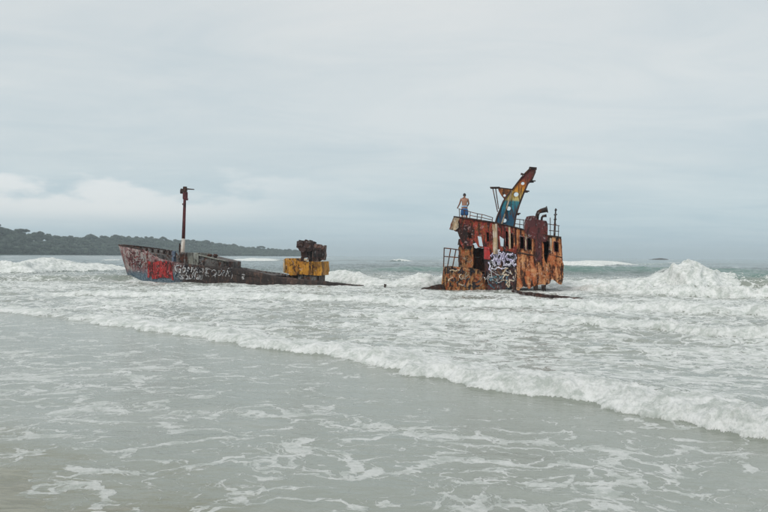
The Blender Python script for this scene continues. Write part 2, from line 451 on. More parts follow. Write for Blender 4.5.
M['flange'] = rusty('dark_flange', (0.05, 0.035, 0.035), (0.09, 0.04, 0.03), 0.6, .8, .4, 27.0, rust_a=(0.2, 0.08, 0.03))
M['bracket'] = rusty('ochre_bracket', (0.36, 0.16, 0.05), (0.25, 0.07, 0.03), 0.6, .8, .3, 22.0)
def hull_mat():
    """faded grey-maroon hull, red oxide patches, blue-grey boot topping near the water, black lower aft"""
    g = G('bow_hull_paint'); co = g.tc.outputs['Object']
    sep = g.n('ShaderNodeSeparateXYZ'); g.set(sep.inputs[0], co)
    st = g.noise(g.mapping(co, (2.2, 2.2, 0.6)), 1.4, 7, 0.66, 0.4)
    mid = g.noise(co, 2.3, 7, 0.66, 0.8)
    fine = g.noise(co, 8, 6, 0.7)
    c1 = g.ramp(mid, [(0.38, (0.05, 0.022, 0.025)), (0.45, (0.17, 0.05, 0.05)), (0.5, (0.2, 0.16, 0.16)), (0.55, (0.25, 0.075, 0.07)), (0.62, (0.34, 0.30, 0.29))])
    c1 = g.mix(g.rng(st, 0.50, 0.58, 0, 0.75), c1, (0.36, 0.34, 0.32))
    c1 = g.mix(g.rng(g.noise(g.mapping(co, loc=(5, 2, 8)), 4.0, 7, .72, 1.0), .55, .60, 0, .85), c1, (0.035, 0.02, 0.022))
    c1 = g.mix(g.rng(g.noise(g.mapping(co, loc=(1, 7, 3)), 3.2, 7, .72, 1.2), .575, .61, 0, .8), c1, (0.5, 0.46, 0.44))
    z = g.math('ADD', sep.outputs['Z'], g.math('MULTIPLY', g.math('SUBTRACT', mid, 0.5), 0.9))
    blue = g.mix(g.rng(fine, 0.4, 0.62), (0.055, 0.085, 0.115), (0.15, 0.20, 0.23))
    c2 = g.mix(g.rng(z, 0.95, 0.45), c1, blue)
    aft = g.math('ADD', sep.outputs['X'], g.math('MULTIPLY', g.math('SUBTRACT', mid, 0.5), 2.2))
    blk = g.ramp(g.math('ADD', g.math('MULTIPLY', st, 0.6), g.math('MULTIPLY', fine, 0.4)), [(0.35, (0.02, 0.018, 0.018)), (0.5, (0.045, 0.036, 0.034)), (0.6, (0.11, 0.065, 0.05)), (0.7, (0.17, 0.12, 0.1))])
    c3 = g.mix(g.rng(aft, -0.9, 0.5), c2, blk)
    c3 = g.mix(g.rng(fine, 0.62, 0.72, 0, 0.7), c3, (0.42, 0.40, 0.38))
    nb = g.bump(g.math('ADD', mid, fine), 0.7, 0.04)
    return g.done(g.pbr(c3, 0.7, 0.0, nb, Specular_IOR_Level=.2))
M['hull'] = hull_mat()

def boom_mat(z0, z1):
    """post painted in rainbow bands: teal foot, pale yellow, ochre, rust-red head"""
    g = G('rainbow_post_paint'); co = g.tc.outputs['Object']
    sep = g.n('ShaderNodeSeparateXYZ'); g.set(sep.inputs[0], co)
    mid = g.noise(co, 3.0, 6, 0.65, 0.6); fine = g.noise(co, 9, 6, 0.7)
    st = g.noise(g.mapping(co, (3, 3, 0.5)), 2.0, 6, 0.65)
    t = g.rng(g.math('ADD', sep.outputs['Z'], g.math('MULTIPLY', g.math('SUBTRACT', mid, 0.5), 0.35)), z0, z1, smooth=False)
    c = g.ramp(t, [(0.0, (0.03, 0.12, 0.20)), (0.16, (0.02, 0.085, 0.16)), (0.30, (0.025, 0.21, 0.30)), (0.42, (0.04, 0.22, 0.26)), (0.455, (0.54, 0.44, 0.17)),
                   (0.58, (0.62, 0.36, 0.07)), (0.64, (0.56, 0.24, 0.03)), (0.74, (0.38, 0.11, 0.025)), (0.82, (0.15, 0.035, 0.03)), (1.0, (0.09, 0.025, 0.025))])
    c = g.mix(g.rng(st, 0.50, 0.42, 0, 0.8), c, (0.07, 0.03, 0.02))
    c = g.mix(g.rng(g.noise(g.mapping(co, (1, 1, 1), loc=(4, 4, 4)), 2.2, 6, 0.7, 1.0), 0.57, 0.62, 0, .7), c, (0.025, 0.02, 0.022))
    c = g.mix(g.rng(fine, 0.60, 0.72, 0, 0.5), c, (0.3, 0.24, 0.18))
    return g.done(g.pbr(c, 0.6, 0.0, g.bump(g.math('ADD', mid, fine), 0.5, 0.02), Specular_IOR_Level=.2))

# ------------------------------------------------------------------ the sea
def sea_material():
    g = G('sea_water_and_foam')
    co = g.tc.outputs['Object']
    SH = g.attr('shallow'); D = g.attr('foam'); TH = g.attr('thick'); MUD = g.attr('murk'); GRN = g.attr('green')
    wv = g.noise(co, 0.9, 3, 0.5, 0, True)
    wv2 = g.noise(co, 3.5, 3, 0.5, 0, True)
    def vadd(a, b, k):
        s1 = g.n('ShaderNodeVectorMath', operation='SUBTRACT'); g.set(s1.inputs[0], b); s1.inputs[1].default_value = (0.5, 0.5, 0.5)
        s2 = g.n('ShaderNodeVectorMath', operation='SCALE'); g.set(s2.inputs[0], s1.outputs[0]); s2.inputs['Scale'].default_value = k
        s3 = g.n('ShaderNodeVectorMath', operation='ADD'); g.set(s3.inputs[0], a); g.set(s3.inputs[1], s2.outputs[0])
        return s3.outputs[0]
    cw = vadd(vadd(co, wv, 1.5), wv2, 0.35)
    # foam is drawn out along the wave fronts
    ca = g.mapping(cw, (0.62, 1.15, 0.0), rot=(0, 0, R(42)))
    e1 = g.voro(ca, 1.3); e2 = g.voro(ca, 3.2); e3 = g.voro(cw, 8.5)
    l1 = g.rng(e1, 0.14, 0.0); l2 = g.rng(e2, 0.17, 0.0); l3 = g.rng(e3, 0.22, 0.0)
    nb = g.noise(ca, 1.1, 7, 0.62, 0.5)
    nf = g.noise(cw, 9.0, 6, 0.65, 0.4)
    lace = g.math('ADD', g.math('ADD', g.math('MULTIPLY', l1, 0.40), g.math('MULTIPLY', l2, 0.36)), g.math('MULTIPLY', l3, 0.22))
    pat = g.math('ADD', g.math('ADD', lace, g.math('MULTIPLY', g.math('SUBTRACT', nb, 0.5), 0.8)), g.math('ADD', g.math('MULTIPLY', g.math('SUBTRACT', nf, 0.5), 0.7), 0.16))
    th = g.math('SUBTRACT', 1.05, g.math('MULTIPLY', D, 1.25))
    f = g.rng(g.math('SUBTRACT', pat, th), -0.04, 0.15)
    # thin veil of spent foam between the lace
    veil = g.math('MULTIPLY', g.rng(g.math('ADD', g.noise(ca, 0.55, 6, 0.6, 0.8), g.math('MULTIPLY', g.math('SUBTRACT', nf, 0.5), 0.25)), 0.46, 0.68), g.math('MULTIPLY', D, 0.42))
    fac = g.math('MAXIMUM', g.math('MULTIPLY', f, TH), veil, True)
    # water body
    murk = g.mix(MUD, (0.075, 0.125, 0.125), (0.268, 0.290, 0.252))
    body = g.mix(GRN, murk, (0.10, 0.19, 0.165))
    body = g.mix(g.math('MULTIPLY', SH, g.rng(g.noise(g.mapping(co, (0.7, 2.2, 1), rot=(0, 0, R(30))), 4, 5, 0.6, 0.5), 0.36, 0.62, .45, .95)), body, (0.205, 0.205, 0.145))
    rip1 = g.noise(g.mapping(co, (0.7, 1.5, 0), rot=(0, 0, R(38))), 2.2, 5, 0.6, 0.3)
    rip2 = g.noise(g.mapping(co, (0.8, 1.3, 0), rot=(0, 0, R(15))), 9.0, 4, 0.6)
    wh = g.math('ADD', g.math('MULTIPLY', rip1, 1.0), g.math('MULTIPLY', rip2, 0.30))
    nw = g.bump(wh, 0.55, 0.05)
    wat = g.pbr(body, 0.14, 0.0, nw, IOR=1.333)
    fn = g.noise(co, 14, 6, 0.75); fn2 = g.noise(co, 45, 3, 0.7)
    aer_shade = g.noise(co, 3.2, 6, 0.65, 0.4)
    fcol = g.mix(g.rng(g.math('ADD', g.math('MULTIPLY', aer_shade, 0.6), g.math('MULTIPLY', fn, 0.4)), 0.38, 0.60), (0.50, 0.54, 0.50), (0.86, 0.87, 0.85))  # uneven aeration; the grey-green tone also paints the foam's shadows
    nfm = g.bump(g.math('ADD', g.math('ADD', g.math('MULTIPLY', fn, 1.0), g.math('MULTIPLY', fn2, 0.3)), f), 0.8, 0.05)
    foam = g.pbr(fcol, 0.75, 0.0, nfm)
    mx = g.n('ShaderNodeMixShader'); g.set(mx.inputs[0], fac); g.set(mx.inputs[1], wat); g.set(mx.inputs[2], foam)
    return g.done(mx.outputs[0])
M['sea'] = sea_material()

# each wave: front line in (u, v) of the photo with crest height, crest foam; wf = front run, wb = back run, wfoam = foam run behind the front
WAVES = [
    dict(name='bore', pts=[(-70, 306, 0.070, .8), (0, 313, 0.092, .9), (44, 317, 0.092, .5), (62, 319, 0.106, .15), (82, 321, 0.113, .8), (140, 330, 0.120, 1), (200, 338, 0.127, 1), (250, 346, 0.134, 1), (330, 359, 0.141, 1),
         (400, 372, 0.148, 1), (450, 383, 0.155, 1), (540, 397, 0.169, 1), (640, 417, 0.176, 1), (700, 429, 0.176, 1), (768, 441, 0.176, 1), (860, 460, 0.176, 1)], wf=.42, wb=1.7, wfoam=1.65, lump=.34, rag=.26, after=.42),
    dict(name='second', pts=[(330, 316, .06, .5), (420, 319, .12, .8), (560, 323, .15, .9), (680, 334, .17, .9), (768, 341, .17, .9), (850, 350, .15, .8)], wf=.4, wb=2.0, wfoam=2.2, lump=.5, rag=.5, after=.3),
    dict(name='third', pts=[(60, 296, .12, .8), (180, 297, .16, .9), (330, 302, .16, .85), (440, 306, .15, .9), (560, 308, .18, .9), (768, 317, .22, .9), (850, 322, .2, .9)], wf=.6, wb=2.5, wfoam=3.0, lump=.5, rag=.6, after=.3),
    dict(name='left_low', pts=[(-60, 283, .2, .3), (20, 281.5, .36, .3), (70, 281.5, .42, .2), (125, 281.5, .42, .2), (150, 281.5, .3, .4), (180, 281.5, .1, .5)], wf=1.5, wb=3.0, wfoam=.0, lump=.1, rag=.4, after=.0),
    dict(name='left_break', pts=[(-150, 273, .85, 1), (-60, 273, .95, 1), (0, 273, .98, 1), (30, 273, .95, 1), (60, 272, 1.05, 1), (85, 271.5, .95, 1), (110, 271, .72, .9), (140, 270, .5, .7), (180, 269, .2, .2)], wf=4.2, wb=5.0, wfoam=7.0, lump=.26, rag=1.4, after=.1),
    dict(name='mid_break', pts=[(300, 281, .3, .3), (325, 282, .66, .95), (342, 283.4, .66, 1), (360, 285, .54, 1), (374, 286.4, .34, 1), (386, 287, .22, 1), (398, 287, .42, 1), (412, 287, .60, 1), (428, 287, .62, 1), (444, 286, .5, 1), (470, 284, .4, .9), (540, 284, .3, .9)], wf=2.6, wb=3.2, wfoam=4.5, lump=.24, rag=.8, after=.25),
    dict(name='right_foam', pts=[(560, 290, .05, .8), (585, 291, .25, 1), (620, 294, .36, 1), (660, 296, .42, 1), (720, 298, .45, 1), (768, 299, .42, 1), (850, 303, .4, 1)], wf=.8, wb=2.6, wfoam=3.5, lump=.45, rag=.6, after=.3),
    dict(name='right_splash', pts=[(545, 288, .30, .9), (600, 288, .38, 1), (650, 288, .48, 1), (660, 288, .66, 1), (670, 288, 1.0, 1), (679, 288.5, 1.34, 1), (688, 289, 1.50, 1), (698, 289, 1.53, 1), (708, 289, 1.48, 1), (717, 289, 1.30, 1), (726, 289, 1.04, 1), (736, 289, .9, .85), (748, 289, .98, .25), (768, 289, 1.0, .12), (830, 291, .9, .15)], wf=2.4, wb=3.2, wfoam=4.5, lump=.22, rag=.8, after=.2),
    dict(name='swell_mid', pts=[(300, 272, .3, 0), (420, 273, .75, .05), (560, 274, .8, .05), (640, 274, .8, .05), (700, 275, .7, .05), (800, 276, .6, 0)], wf=5, wb=9, wfoam=0, lump=0, rag=1.5, after=0),
    dict(name='cap_right', pts=[(535, 266.5, .7, .6), (565, 266.8, .95, 1), (600, 266.9, 1.0, 1), (625, 266.5, .85, .9), (648, 266.3, .55, .3), (700, 266.5, .5, .0)], wf=5, wb=12, wfoam=14, lump=.03, rag=3, after=0),
    dict(name='cap_left', pts=[(222, 260.2, .2, .0), (232, 260.6, .75, 1), (250, 261, .85, 1), (266, 261.2, .7, 1), (274, 261.2, .3, 0), (300, 261, .2, 0)], wf=6, wb=14, wfoam=12, lump=.03, rag=1.5, after=0),
    dict(name='cap_mid', pts=[(392, 262, .3, .0), (402, 262.4, .95, 1), (412, 262.4, 1.1, 1), (419, 262.2, .9, 1), (426, 262, .3, 0)], wf=6, wb=14, wfoam=14, lump=.03, rag=3, after=0),
]
BOW_FOAM = [(*ground(u, v).xy, r, a) for (u, v, r, a) in [(128 + 7 * k, 281.5, .7, .8) for k in range(20)] + [(272 + 5 * k, 278.5 + .3 * k, .6, .8) for k in range(12)] + [(268 + 8 * k, 284 + .3 * k, .5, .7) for k in range(11)] + [(438 + 6 * k, 291.5 + .25 * k, .7, .85) for k in range(22)]]
def wave_field(X, Y):
    z = np.zeros_like(X); foam = np.zeros_like(X); lump = np.zeros_like(X); green = np.zeros_like(X); after = np.zeros_like(X)
    for wi, w in enumerate(WAVES):
        P = [ground(u, v) for (u, v, _, _) in w['pts']]
        a = np.array([P[0].x, P[0].y]); b = np.array([P[-1].x, P[-1].y])
        t = (b - a) / np.linalg.norm(b - a); n = np.array([-t[1], t[0]])
        if n[1] < 0: n = -n                      # n points out to sea
        s = (X - a[0]) * t[0] + (Y - a[1]) * t[1]; d = (X - a[0]) * n[0] + (Y - a[1]) * n[1]
        ps = np.array([(p.x - a[0]) * t[0] + (p.y - a[1]) * t[1] for p in P]); pd = np.array([(p.x - a[0]) * n[0] + (p.y - a[1]) * n[1] for p in P])
        hs = np.array([q[2] for q in w['pts']]); fs = np.array([q[3] for q in w['pts']])
        near = (d > pd.min() - 3 * w['rag'] - 1) & (d < pd.max() + 6 * w['wb'] + 3 * w['wfoam'] + 8) & (s > ps[0] - 3) & (s < ps[-1] + 3)
        if not near.any(): continue
        s_, d_ = s[near], d[near]
        sc = max(w['rag'], .2)
        dd = d_ - np.interp(s_, ps, pd) + w['rag'] * fbm(s_ * .28 / sc + wi * 7, d_ * .10 / sc + wi, 3, .45)
        H = np.interp(s_, ps, hs); Fm = np.interp(s_, ps, fs)
        fade = sstep(-3, 1, s_ - ps[0]) * sstep(-3, 1, ps[-1] - s_)
        H = H * fade * (1 + (.03 if 'splash' in w['name'] else .22) * fbm(s_ * .32 / sc, dd * .1 / sc + wi * 3.3, 2))
        tt = np.clip(dd / w['wf'], 0, 1)
        up = sstep(0, 1, tt) if w['wfoam'] == 0 else np.sqrt(1 - (1 - tt) ** 2) * .7 + .3 * sstep(0, 1, tt)
        prof = np.where(dd < w['wf'], up, np.exp(-(np.maximum(dd - w['wf'], 0) / w['wb']) ** 1.4))
        prof = np.where(dd < 0, 0, prof)
        hz = H * prof
        Z = z[near]; z[near] = Z + hz - np.minimum(Z, hz) * .6
        if w['wfoam'] > 0:
            fo = sstep(-.02, .06, dd / max(w['wf'], .3)) * np.clip(1.25 - np.maximum(dd, 0) / w['wfoam'], 0, 1) * Fm * fade
        else:
            fo = sstep(.75, 1.0, dd / w['wf']) * np.clip(1 - (dd - w['wf']) / 2.5, 0, 1) * Fm * fade
        foam[near] = np.maximum(foam[near], np.clip(fo, 0, 1))
        lump[near] = np.maximum(lump[near], np.clip(fo, 0, 1) * H * w['lump'] * sstep(0, .5, dd / w['wf']))
        if w['after']:
            af = sstep(0, .5, dd) * np.exp(-np.maximum(dd, 0) / (5 * w['wfoam'])) * w['after'] * fade
            after[near] = np.maximum(after[near], af)
        gr = sstep(.1, .6, dd / w['wf']) * np.exp(-np.maximum(dd - w['wf'], 0) / (w['wb'] * .6)) * sstep(.3, .8, H)
        green[near] = np.maximum(green[near], gr)
    return z, foam, lump, green, after

SAND_C = ground(50, 482)
def sand_h(x, y):
    t = (x - SAND_C.x) * -.62 + (y - SAND_C.y) * -.78
    z = .040 * t + .014 * fbm(x * 1.1, y * 1.1, 4) + .006 * fbm(x * 3 + 2, y * 6, 3)
    z = np.where(t < 0, z * 1.6, z)
    return np.maximum(z, -2.5)
def build_sea():
    # rows: even in the picture close in, dense across the surf, geometric beyond
    ys = []; y = 3.2
    while y < 7500:
        ys.append(y)
        step = y * y / (CAM_H * F_PX) * (1.0 if y < 6.8 else .5 if y < 25 else 1.0)
        if y < 34: step = min(step, .21)
        elif y < 62: step = min(step, .15)
        elif y < 115: step = min(step, .22)
        elif y < 320: step = min(step, .012 * y - 1.15)
        else: step = y * .022
        y += max(step, .008)
    ys = np.array(ys)
    az_in = np.linspace(-28.5, 28.5, 700)
    az = np.concatenate([np.linspace(-52, -28.6, 45), az_in, np.linspace(28.6, 52, 45)])
    ta = np.tan(np.radians(az))
    X = ys[:, None] * ta[None, :]; Y = np.repeat(ys[:, None], len(ta), 1)
    nr, nc = X.shape
    X = X.ravel(); Y = Y.ravel()
    z, foam, lump, green, after = wave_field(X, Y)
    # open-sea swell growing outwards, chop in the surf, ripples close in
    sw = sstep(50, 140, Y) * np.clip(420 / np.maximum(Y, 1), .35, 1)
    wx = X + 6 * fbm(X / 60, Y / 60, 2); wy = Y + 5 * fbm(X / 45 + 9, Y / 45, 2)
    z += sw * (.40 * fbm(wx / 42, wy / 13, 3) + .22 * np.sin((wy * .98 + wx * .15) / 5.0 + 2.5 * fbm(X / 50, Y / 50, 2)))
    z -= sw * .1
    mid = sstep(9, 20, Y) * (1 - sstep(120, 260, Y))
    ch = fbm(X * .38 - Y * .1, Y * .85 + X * .3, 4, .55)
    # where is the water inshore of the bore? (front line by azimuth)
    bp = np.array([[p.x, p.y] for p in (ground(u, v) for (u, v, _, _) in WAVES[0]['pts'])])
    t = (bp[-1] - bp[0]) / np.linalg.norm(bp[-1] - bp[0]); n = np.array([-t[1], t[0]]); n = n if n[1] > 0 else -n
    s = (X - bp[0, 0]) * t[0] + (Y - bp[0, 1]) * t[1]; d = (X - bp[0, 0]) * n[0] + (Y - bp[0, 1]) * n[1]
    sd = d - np.interp(s, (bp - bp[0]) @ t, (bp - bp[0]) @ n)
    sea_side = sstep(-.3, 1.5, sd)
    wob = .5 * fbm(X / 2.2, Y / 2.2, 2)
    ridge = (.55 - 1.7 * np.abs(perlin(X * .42 + .10 * Y + wob, Y * 1.25 + .22 * X + wob))) + .5 * (.55 - 1.7 * np.abs(perlin(X * .9 + wob + 7, Y * 2.6 + .4 * X + wob)))
    z += .055 * ridge * mid * sea_side * (1 - .8 * np.exp(-((X - 7.6) / 2.5) ** 2 - ((Y - 36.5) / 4) ** 2))
    z += ch * (.012 + .06 * mid * sea_side) + .02 * fbm(X * 1.9, Y * 2.6, 3) * mid * sea_side
    # white water: billows pushed out along the surface normal
    Z2 = z.reshape(nr, nc); X2 = X.reshape(nr, nc); Y2 = Y.reshape(nr, nc)
    dzdy = np.gradient(Z2, axis=0) / np.gradient(Y2, axis=0)
    dzdx = np.gradient(Z2, axis=1) / np.gradient(X2, axis=1)
    nrm = np.stack([-dzdx, -dzdy, np.ones_like(dzdx)], -1); nrm /= np.linalg.norm(nrm, axis=-1)[..., None]; nrm = nrm.reshape(-1, 3)
    on = lump > .004
    xs_, ys_, zs_ = X[on], Y[on], z[on]
    sz = np.clip(.30 + Y[on] * .017, .3, 1.6)
    bl = billow3(xs_ / sz, ys_ / sz, zs_ / sz * 1.2, 4, .55)
    disp = np.zeros_like(X); disp[on] = lump[on] * bl
    nf_ = np.clip(1 - Y / 26, 0, 1) * np.clip(foam, 0, 1)
    on2 = nf_ > .05
    disp[on2] += nf_[on2] * .022 * billow3(X[on2] / .13, Y[on2] / .13, z[on2] / .13, 3, .6)
    X = X + nrm[:, 0] * disp; Y = Y + nrm[:, 1] * disp; z = z + nrm[:, 2] * disp
    # foam amounts
    big = fbm(X / 5.5, Y / 5.5, 4, .55); bigger = fbm(X / 16 + 4, Y / 16, 3)
    D = np.zeros_like(X)
    inshore = .40 + .17 * big + .12 * bigger - .12 * sstep(-8, -2.5, sd) * sstep(8, 12, Y)
    # spent foam thicker on the left hand, thin along the bore
    inshore += .10 * sstep(0, -4, X) * (1 - sstep(9, 18, Y)) - .16 * sstep(-2.4, -.1, sd)
    surf = .465 + .19 * big + .14 * fbm(X / 2.5, Y / 1.2, 3) + .24 * ridge
    surf = surf * (1 - sstep(44, 60, Y)) + (.34 + .3 * big) * sstep(44, 60, Y) * (1 - sstep(66, 95, Y))
    D = inshore * (1 - sea_side) + np.maximum(surf, after) * sea_side * (1 - sstep(90, 130, Y))
    cap = sstep(.62, .95, fbm(X / 26, Y / 12, 4, .6)) * sstep(90, 130, Y) * (1 - sstep(900, 2500, Y)) * .7
    D = np.maximum(D, cap)
    D = D * (1 - .85 * green * (1 - np.clip(foam, 0, 1)))
    D = np.maximum(D, foam * 1.25)
    for (fx, fy, r, a) in BOW_FOAM:
        q = np.exp(-((X - fx) ** 2 + (Y - fy) ** 2) / (r * r)); D = np.maximum(D, a * q * 1.1)
    thick = np.clip(.66 + .14 * big + .24 * sea_side + .5 * foam, 0, 1)
    murk = 1 - sstep(45, 110, Y)
    shallow = np.where(Y < 14, sstep(.075, .0, z - sand_h(X, Y)), 0)
    D = D * (1 - .35 * shallow)
    green *= (1 - sstep(200, 500, Y)) * sstep(20, 35, Y)
    idx = np.arange(nr * nc).reshape(nr, nc)
    q = np.stack([idx[:-1, :-1], idx[:-1, 1:], idx[1:, 1:], idx[1:, :-1]], -1).reshape(-1, 4)
    # the beach corner lies above the water: keep the sheet, the sand rises through it
    me = bpy.data.meshes.new('sea')
    me.vertices.add(nr * nc); me.vertices.foreach_set('co', np.stack([X, Y, z], -1).astype(np.float32).ravel())
    me.loops.add(q.size); me.loops.foreach_set('vertex_index', q.ravel().astype(np.int32))
    me.polygons.add(len(q)); me.polygons.foreach_set('loop_start', np.arange(0, q.size, 4, dtype=np.int32))
    me.polygons.foreach_set('use_smooth', np.ones(len(q), bool))
    me.update(calc_edges=True)
    for nm, arr in (('foam', D), ('thick', thick), ('murk', murk), ('green', green), ('shallow', shallow)):
        at = me.attributes.new(nm, 'FLOAT', 'POINT'); at.data.foreach_set('value', np.clip(arr, 0, 1.3).astype(np.float32))
    me.materials.append(M['sea'])
    o = link(bpy.data.objects.new('sea', me))
    tag(o, 'grey green sea with surf and lacy foam rolling in', kind='structure')
    print('sea', nr, nc)
    return o
sea = build_sea()

def sea_z(x, y):
    z, *_ = wave_field(np.array([float(x)]), np.array([float(y)]))
    return float(z[0])

# ------------------------------------------------------------------ sand of the beach, rising out of the water in the near corner
def build_sand():
    g = G('wet_sand'); co = g.tc.outputs['Object']
    n1 = g.noise(co, 1.2, 5, 0.6); n2 = g.noise(g.mapping(co, (0.7, 2.2, 1), rot=(0, 0, R(30))), 5, 5, 0.6, 0.5); n3 = g.noise(co, 160, 2, 0.6)
    c = g.mix(g.rng(n2, 0.4, 0.62), (0.20, 0.20, 0.14), (0.29, 0.285, 0.21))
    c = g.mix(g.rng(n1, 0.4, 0.7, 0, 0.5), c, (0.24, 0.235, 0.21))
    m = g.done(g.pbr(c, g.rng(n1, 0.3, 0.7, 0.12, 0.32), 0.0, g.bump(g.math('ADD', n2, g.math('MULTIPLY', n3, 0.15)), 0.6, 0.03)))
    xs = np.concatenate([np.linspace(-14, -5, 20), np.linspace(-4.9, 1, 120), np.linspace(1.2, 10, 20)]); ys = np.concatenate([np.linspace(-8, 3, 24), np.linspace(3.1, 9, 120), np.linspace(9.5, 120, 30)])
    Xg, Yg = np.meshgrid(xs, ys)
    z = sand_h(Xg, Yg)
    nr, nc = Xg.shape
    idx = np.arange(nr * nc).reshape(nr, nc)
    q = np.stack([idx[:-1, :-1], idx[:-1, 1:], idx[1:, 1:], idx[1:, :-1]], -1).reshape(-1, 4)
    o = mesh_obj('sand', np.stack([Xg.ravel(), Yg.ravel(), z.ravel()], -1).tolist(), q.tolist(), m, None, True)
    tag(o, 'wet brown sand showing at the water edge', kind='structure')
build_sand()

# ------------------------------------------------------------------ headland, forest, islet
SKYLINE = [(-160, 214), (-60, 217), (-20, 221), (0, 223.5), (6, 225.5), (14, 229.8), (30, 231.8), (50, 232.8), (70, 234.8), (78, 235.8), (92, 234.2), (98, 235.6), (120, 235), (140, 236), (150, 235.2), (157, 237.2),
           (168, 238.2), (190, 238.6), (200, 240), (220, 242.6), (235, 244.4), (245, 245.8), (258, 247.3), (270, 248.2), (285, 249.2), (296, 249.8), (306, 251.2), (316, 253.6)]
def head_y(u):                # distance of the shore along the headland
    return float(np.interp(u, [-160, 0, 316], [620, 820, 1500]))
def leaf_mat(name, a, b):
    g = G(name); co = g.tc.outputs['Object']
    n = g.noise(co, 0.12, 4, 0.6); n2 = g.noise(co, 0.7, 3, 0.6)
    c = g.mix(g.rng(g.math('ADD', g.math('MULTIPLY', n, 0.6), g.math('MULTIPLY', n2, 0.4)), 0.38, 0.62), a, b)
    return g.done(g.pbr(c, 0.75))
M['leaf'] = leaf_mat('forest_leaves', (0.016, 0.032, 0.023), (0.05, 0.074, 0.046))
M['leaf2'] = leaf_mat('tree_leaves', (0.016, 0.03, 0.022), (0.045, 0.066, 0.04))
M['bark'] = plain('pale_bark', (0.14, 0.12, 0.095), 0.3, 0.9, 1.0)
M['rock'] = plain('dark_rock', (0.07, 0.065, 0.06), 0.4, 0.9, 0.4)
def ico(sub=1):
    bm = bmesh.new(); bmesh.ops.create_icosphere(bm, subdivisions=sub, radius=1)
    v = np.array([p.co[:] for p in bm.verts]); f = np.array([[q.index for q in p.verts] for p in bm.faces]); bm.free()
    return v, f
ICO2 = ico(2); ICO1 = ico(1)
def clump(c, r, squash, nleaf, leaf, V, Fc):
    """one crown clump: a dark uneven core with leaf-sized faces through and around it"""
    v, f = ICO2
    dirs = v
    k = 1 + .28 * np.array([mnoise.noise(Vector((d[0] * 1.8 + c[0] * .37, d[1] * 1.8 + c[1] * .37, d[2] * 1.8))) for d in dirs])
    pts = dirs * k[:, None] * (r * .86) * np.array([1, 1, squash]) + np.array(c)
    b = sum(len(q) for q in V)
    V.append(pts); Fc.append(f + b); b += len(pts)
    d = rng.normal(size=(nleaf, 3)); d /= np.linalg.norm(d, axis=1)[:, None]
    d[:, 2] = np.abs(d[:, 2]) * .95 - .12
    p = d * (r * rng.uniform(.78, 1.12, nleaf))[:, None] * np.array([1, 1, squash]) + np.array(c)
    a = rng.normal(size=(nleaf, 3)); a /= np.linalg.norm(a, axis=1)[:, None]
    e = np.cross(a, d); e /= (np.linalg.norm(e, axis=1)[:, None] + 1e-6)
    sz = leaf * rng.uniform(.6, 1.4, nleaf)[:, None]
    tri = np.stack([p - e * sz, p + e * sz, p + a * sz * 1.3], 1).reshape(-1, 3)
    V.append(tri); Fc.append(np.arange(len(tri)).reshape(-1, 3) + b)
def build_headland():
    us = np.linspace(-160, 318, 240)
    sky_v = np.interp(us, [p[0] for p in SKYLINE], [p[1] for p in SKYLINE])
    vs = []; rows = 14
    tops = []
    for i, u in enumerate(us):
        d = ray(u, sky_v[i]); yb = head_y(u)
        yt = yb + 70
        zt = CAM_H + d.z / d.y * yt
        tops.append(zt)
        for k in range(rows):
            t = k / (rows - 1)
            yy = yb + 140 * t
            x = d.x / d.y * yy
            hz = max(zt - 9, 0.6) * min(1, t * 2.0) ** .8 if t <= .5 else max(zt - 9, .6) * (1 - (t - .5) * .8)
            vs.append((x, yy, -1.5 + hz + 1.2 * mnoise.noise(Vector((x * .05, yy * .05, 0))) * t))
    fs = [(i * rows + k, (i + 1) * rows + k, (i + 1) * rows + k + 1, i * rows + k + 1) for i in range(len(us) - 1) for k in range(rows - 1)]
    g = G('headland_ground'); n = g.noise(g.tc.outputs['Object'], .05, 5, .6)
    m = g.done(g.pbr(g.mix(g.rng(n, .4, .6), (0.03, 0.045, 0.025), (0.07, 0.075, 0.045)), .9))
    tag(mesh_obj('headland', vs, fs, m, None, True), 'low forested headland running out along the horizon', kind='structure')
    V = []; Fc = []
    i = 0
    for rowk, (dy, frac) in enumerate([(2, .20), (6, .38), (20, .52), (34, .66), (48, .80), (60, .92), (72, 1.0)]):
        u = -158.0
        while u < 314:
            sv = float(np.interp(u, [p[0] for p in SKYLINE], [p[1] for p in SKYLINE]))
            d = ray(u, sv); yb = head_y(u) + dy + random.uniform(-5, 5)
            r = random.choice((2.6, 3.2, 4.0, 4.8, 5.6)) * random.uniform(.85, 1.15)
            zt = CAM_H + d.z / d.y * (head_y(u) + 72)
            zt = min(zt, 60)
            if u > 296: r = min(r, max(1.6, zt * .45))
            zc = max(zt * frac * random.uniform(.86, 1.0) - r * .75 + (random.uniform(-.6, .9) if frac == 1 else 0), r * .3)
            clump((d.x / d.y * yb, yb, zc), r, random.uniform(.6, .85), 110, .8, V, Fc)
            u += r * .95 * 750 / yb
            i += 1
    V = np.concatenate(V); Fc = np.concatenate(Fc)
    me = bpy.data.meshes.new('forest'); me.vertices.add(len(V)); me.vertices.foreach_set('co', V.astype(np.float32).ravel())
    me.loops.add(Fc.size); me.loops.foreach_set('vertex_index', Fc.ravel().astype(np.int32)); me.polygons.add(len(Fc))
    me.polygons.foreach_set('loop_start', np.arange(0, Fc.size, 3, dtype=np.int32)); me.update(calc_edges=True)
    me.materials.append(M['leaf'])
    tag(link(bpy.data.objects.new('forest', me)), 'dense dark forest covering the far headland', kind='stuff')
    print('forest', i, len(Fc))
build_headland()

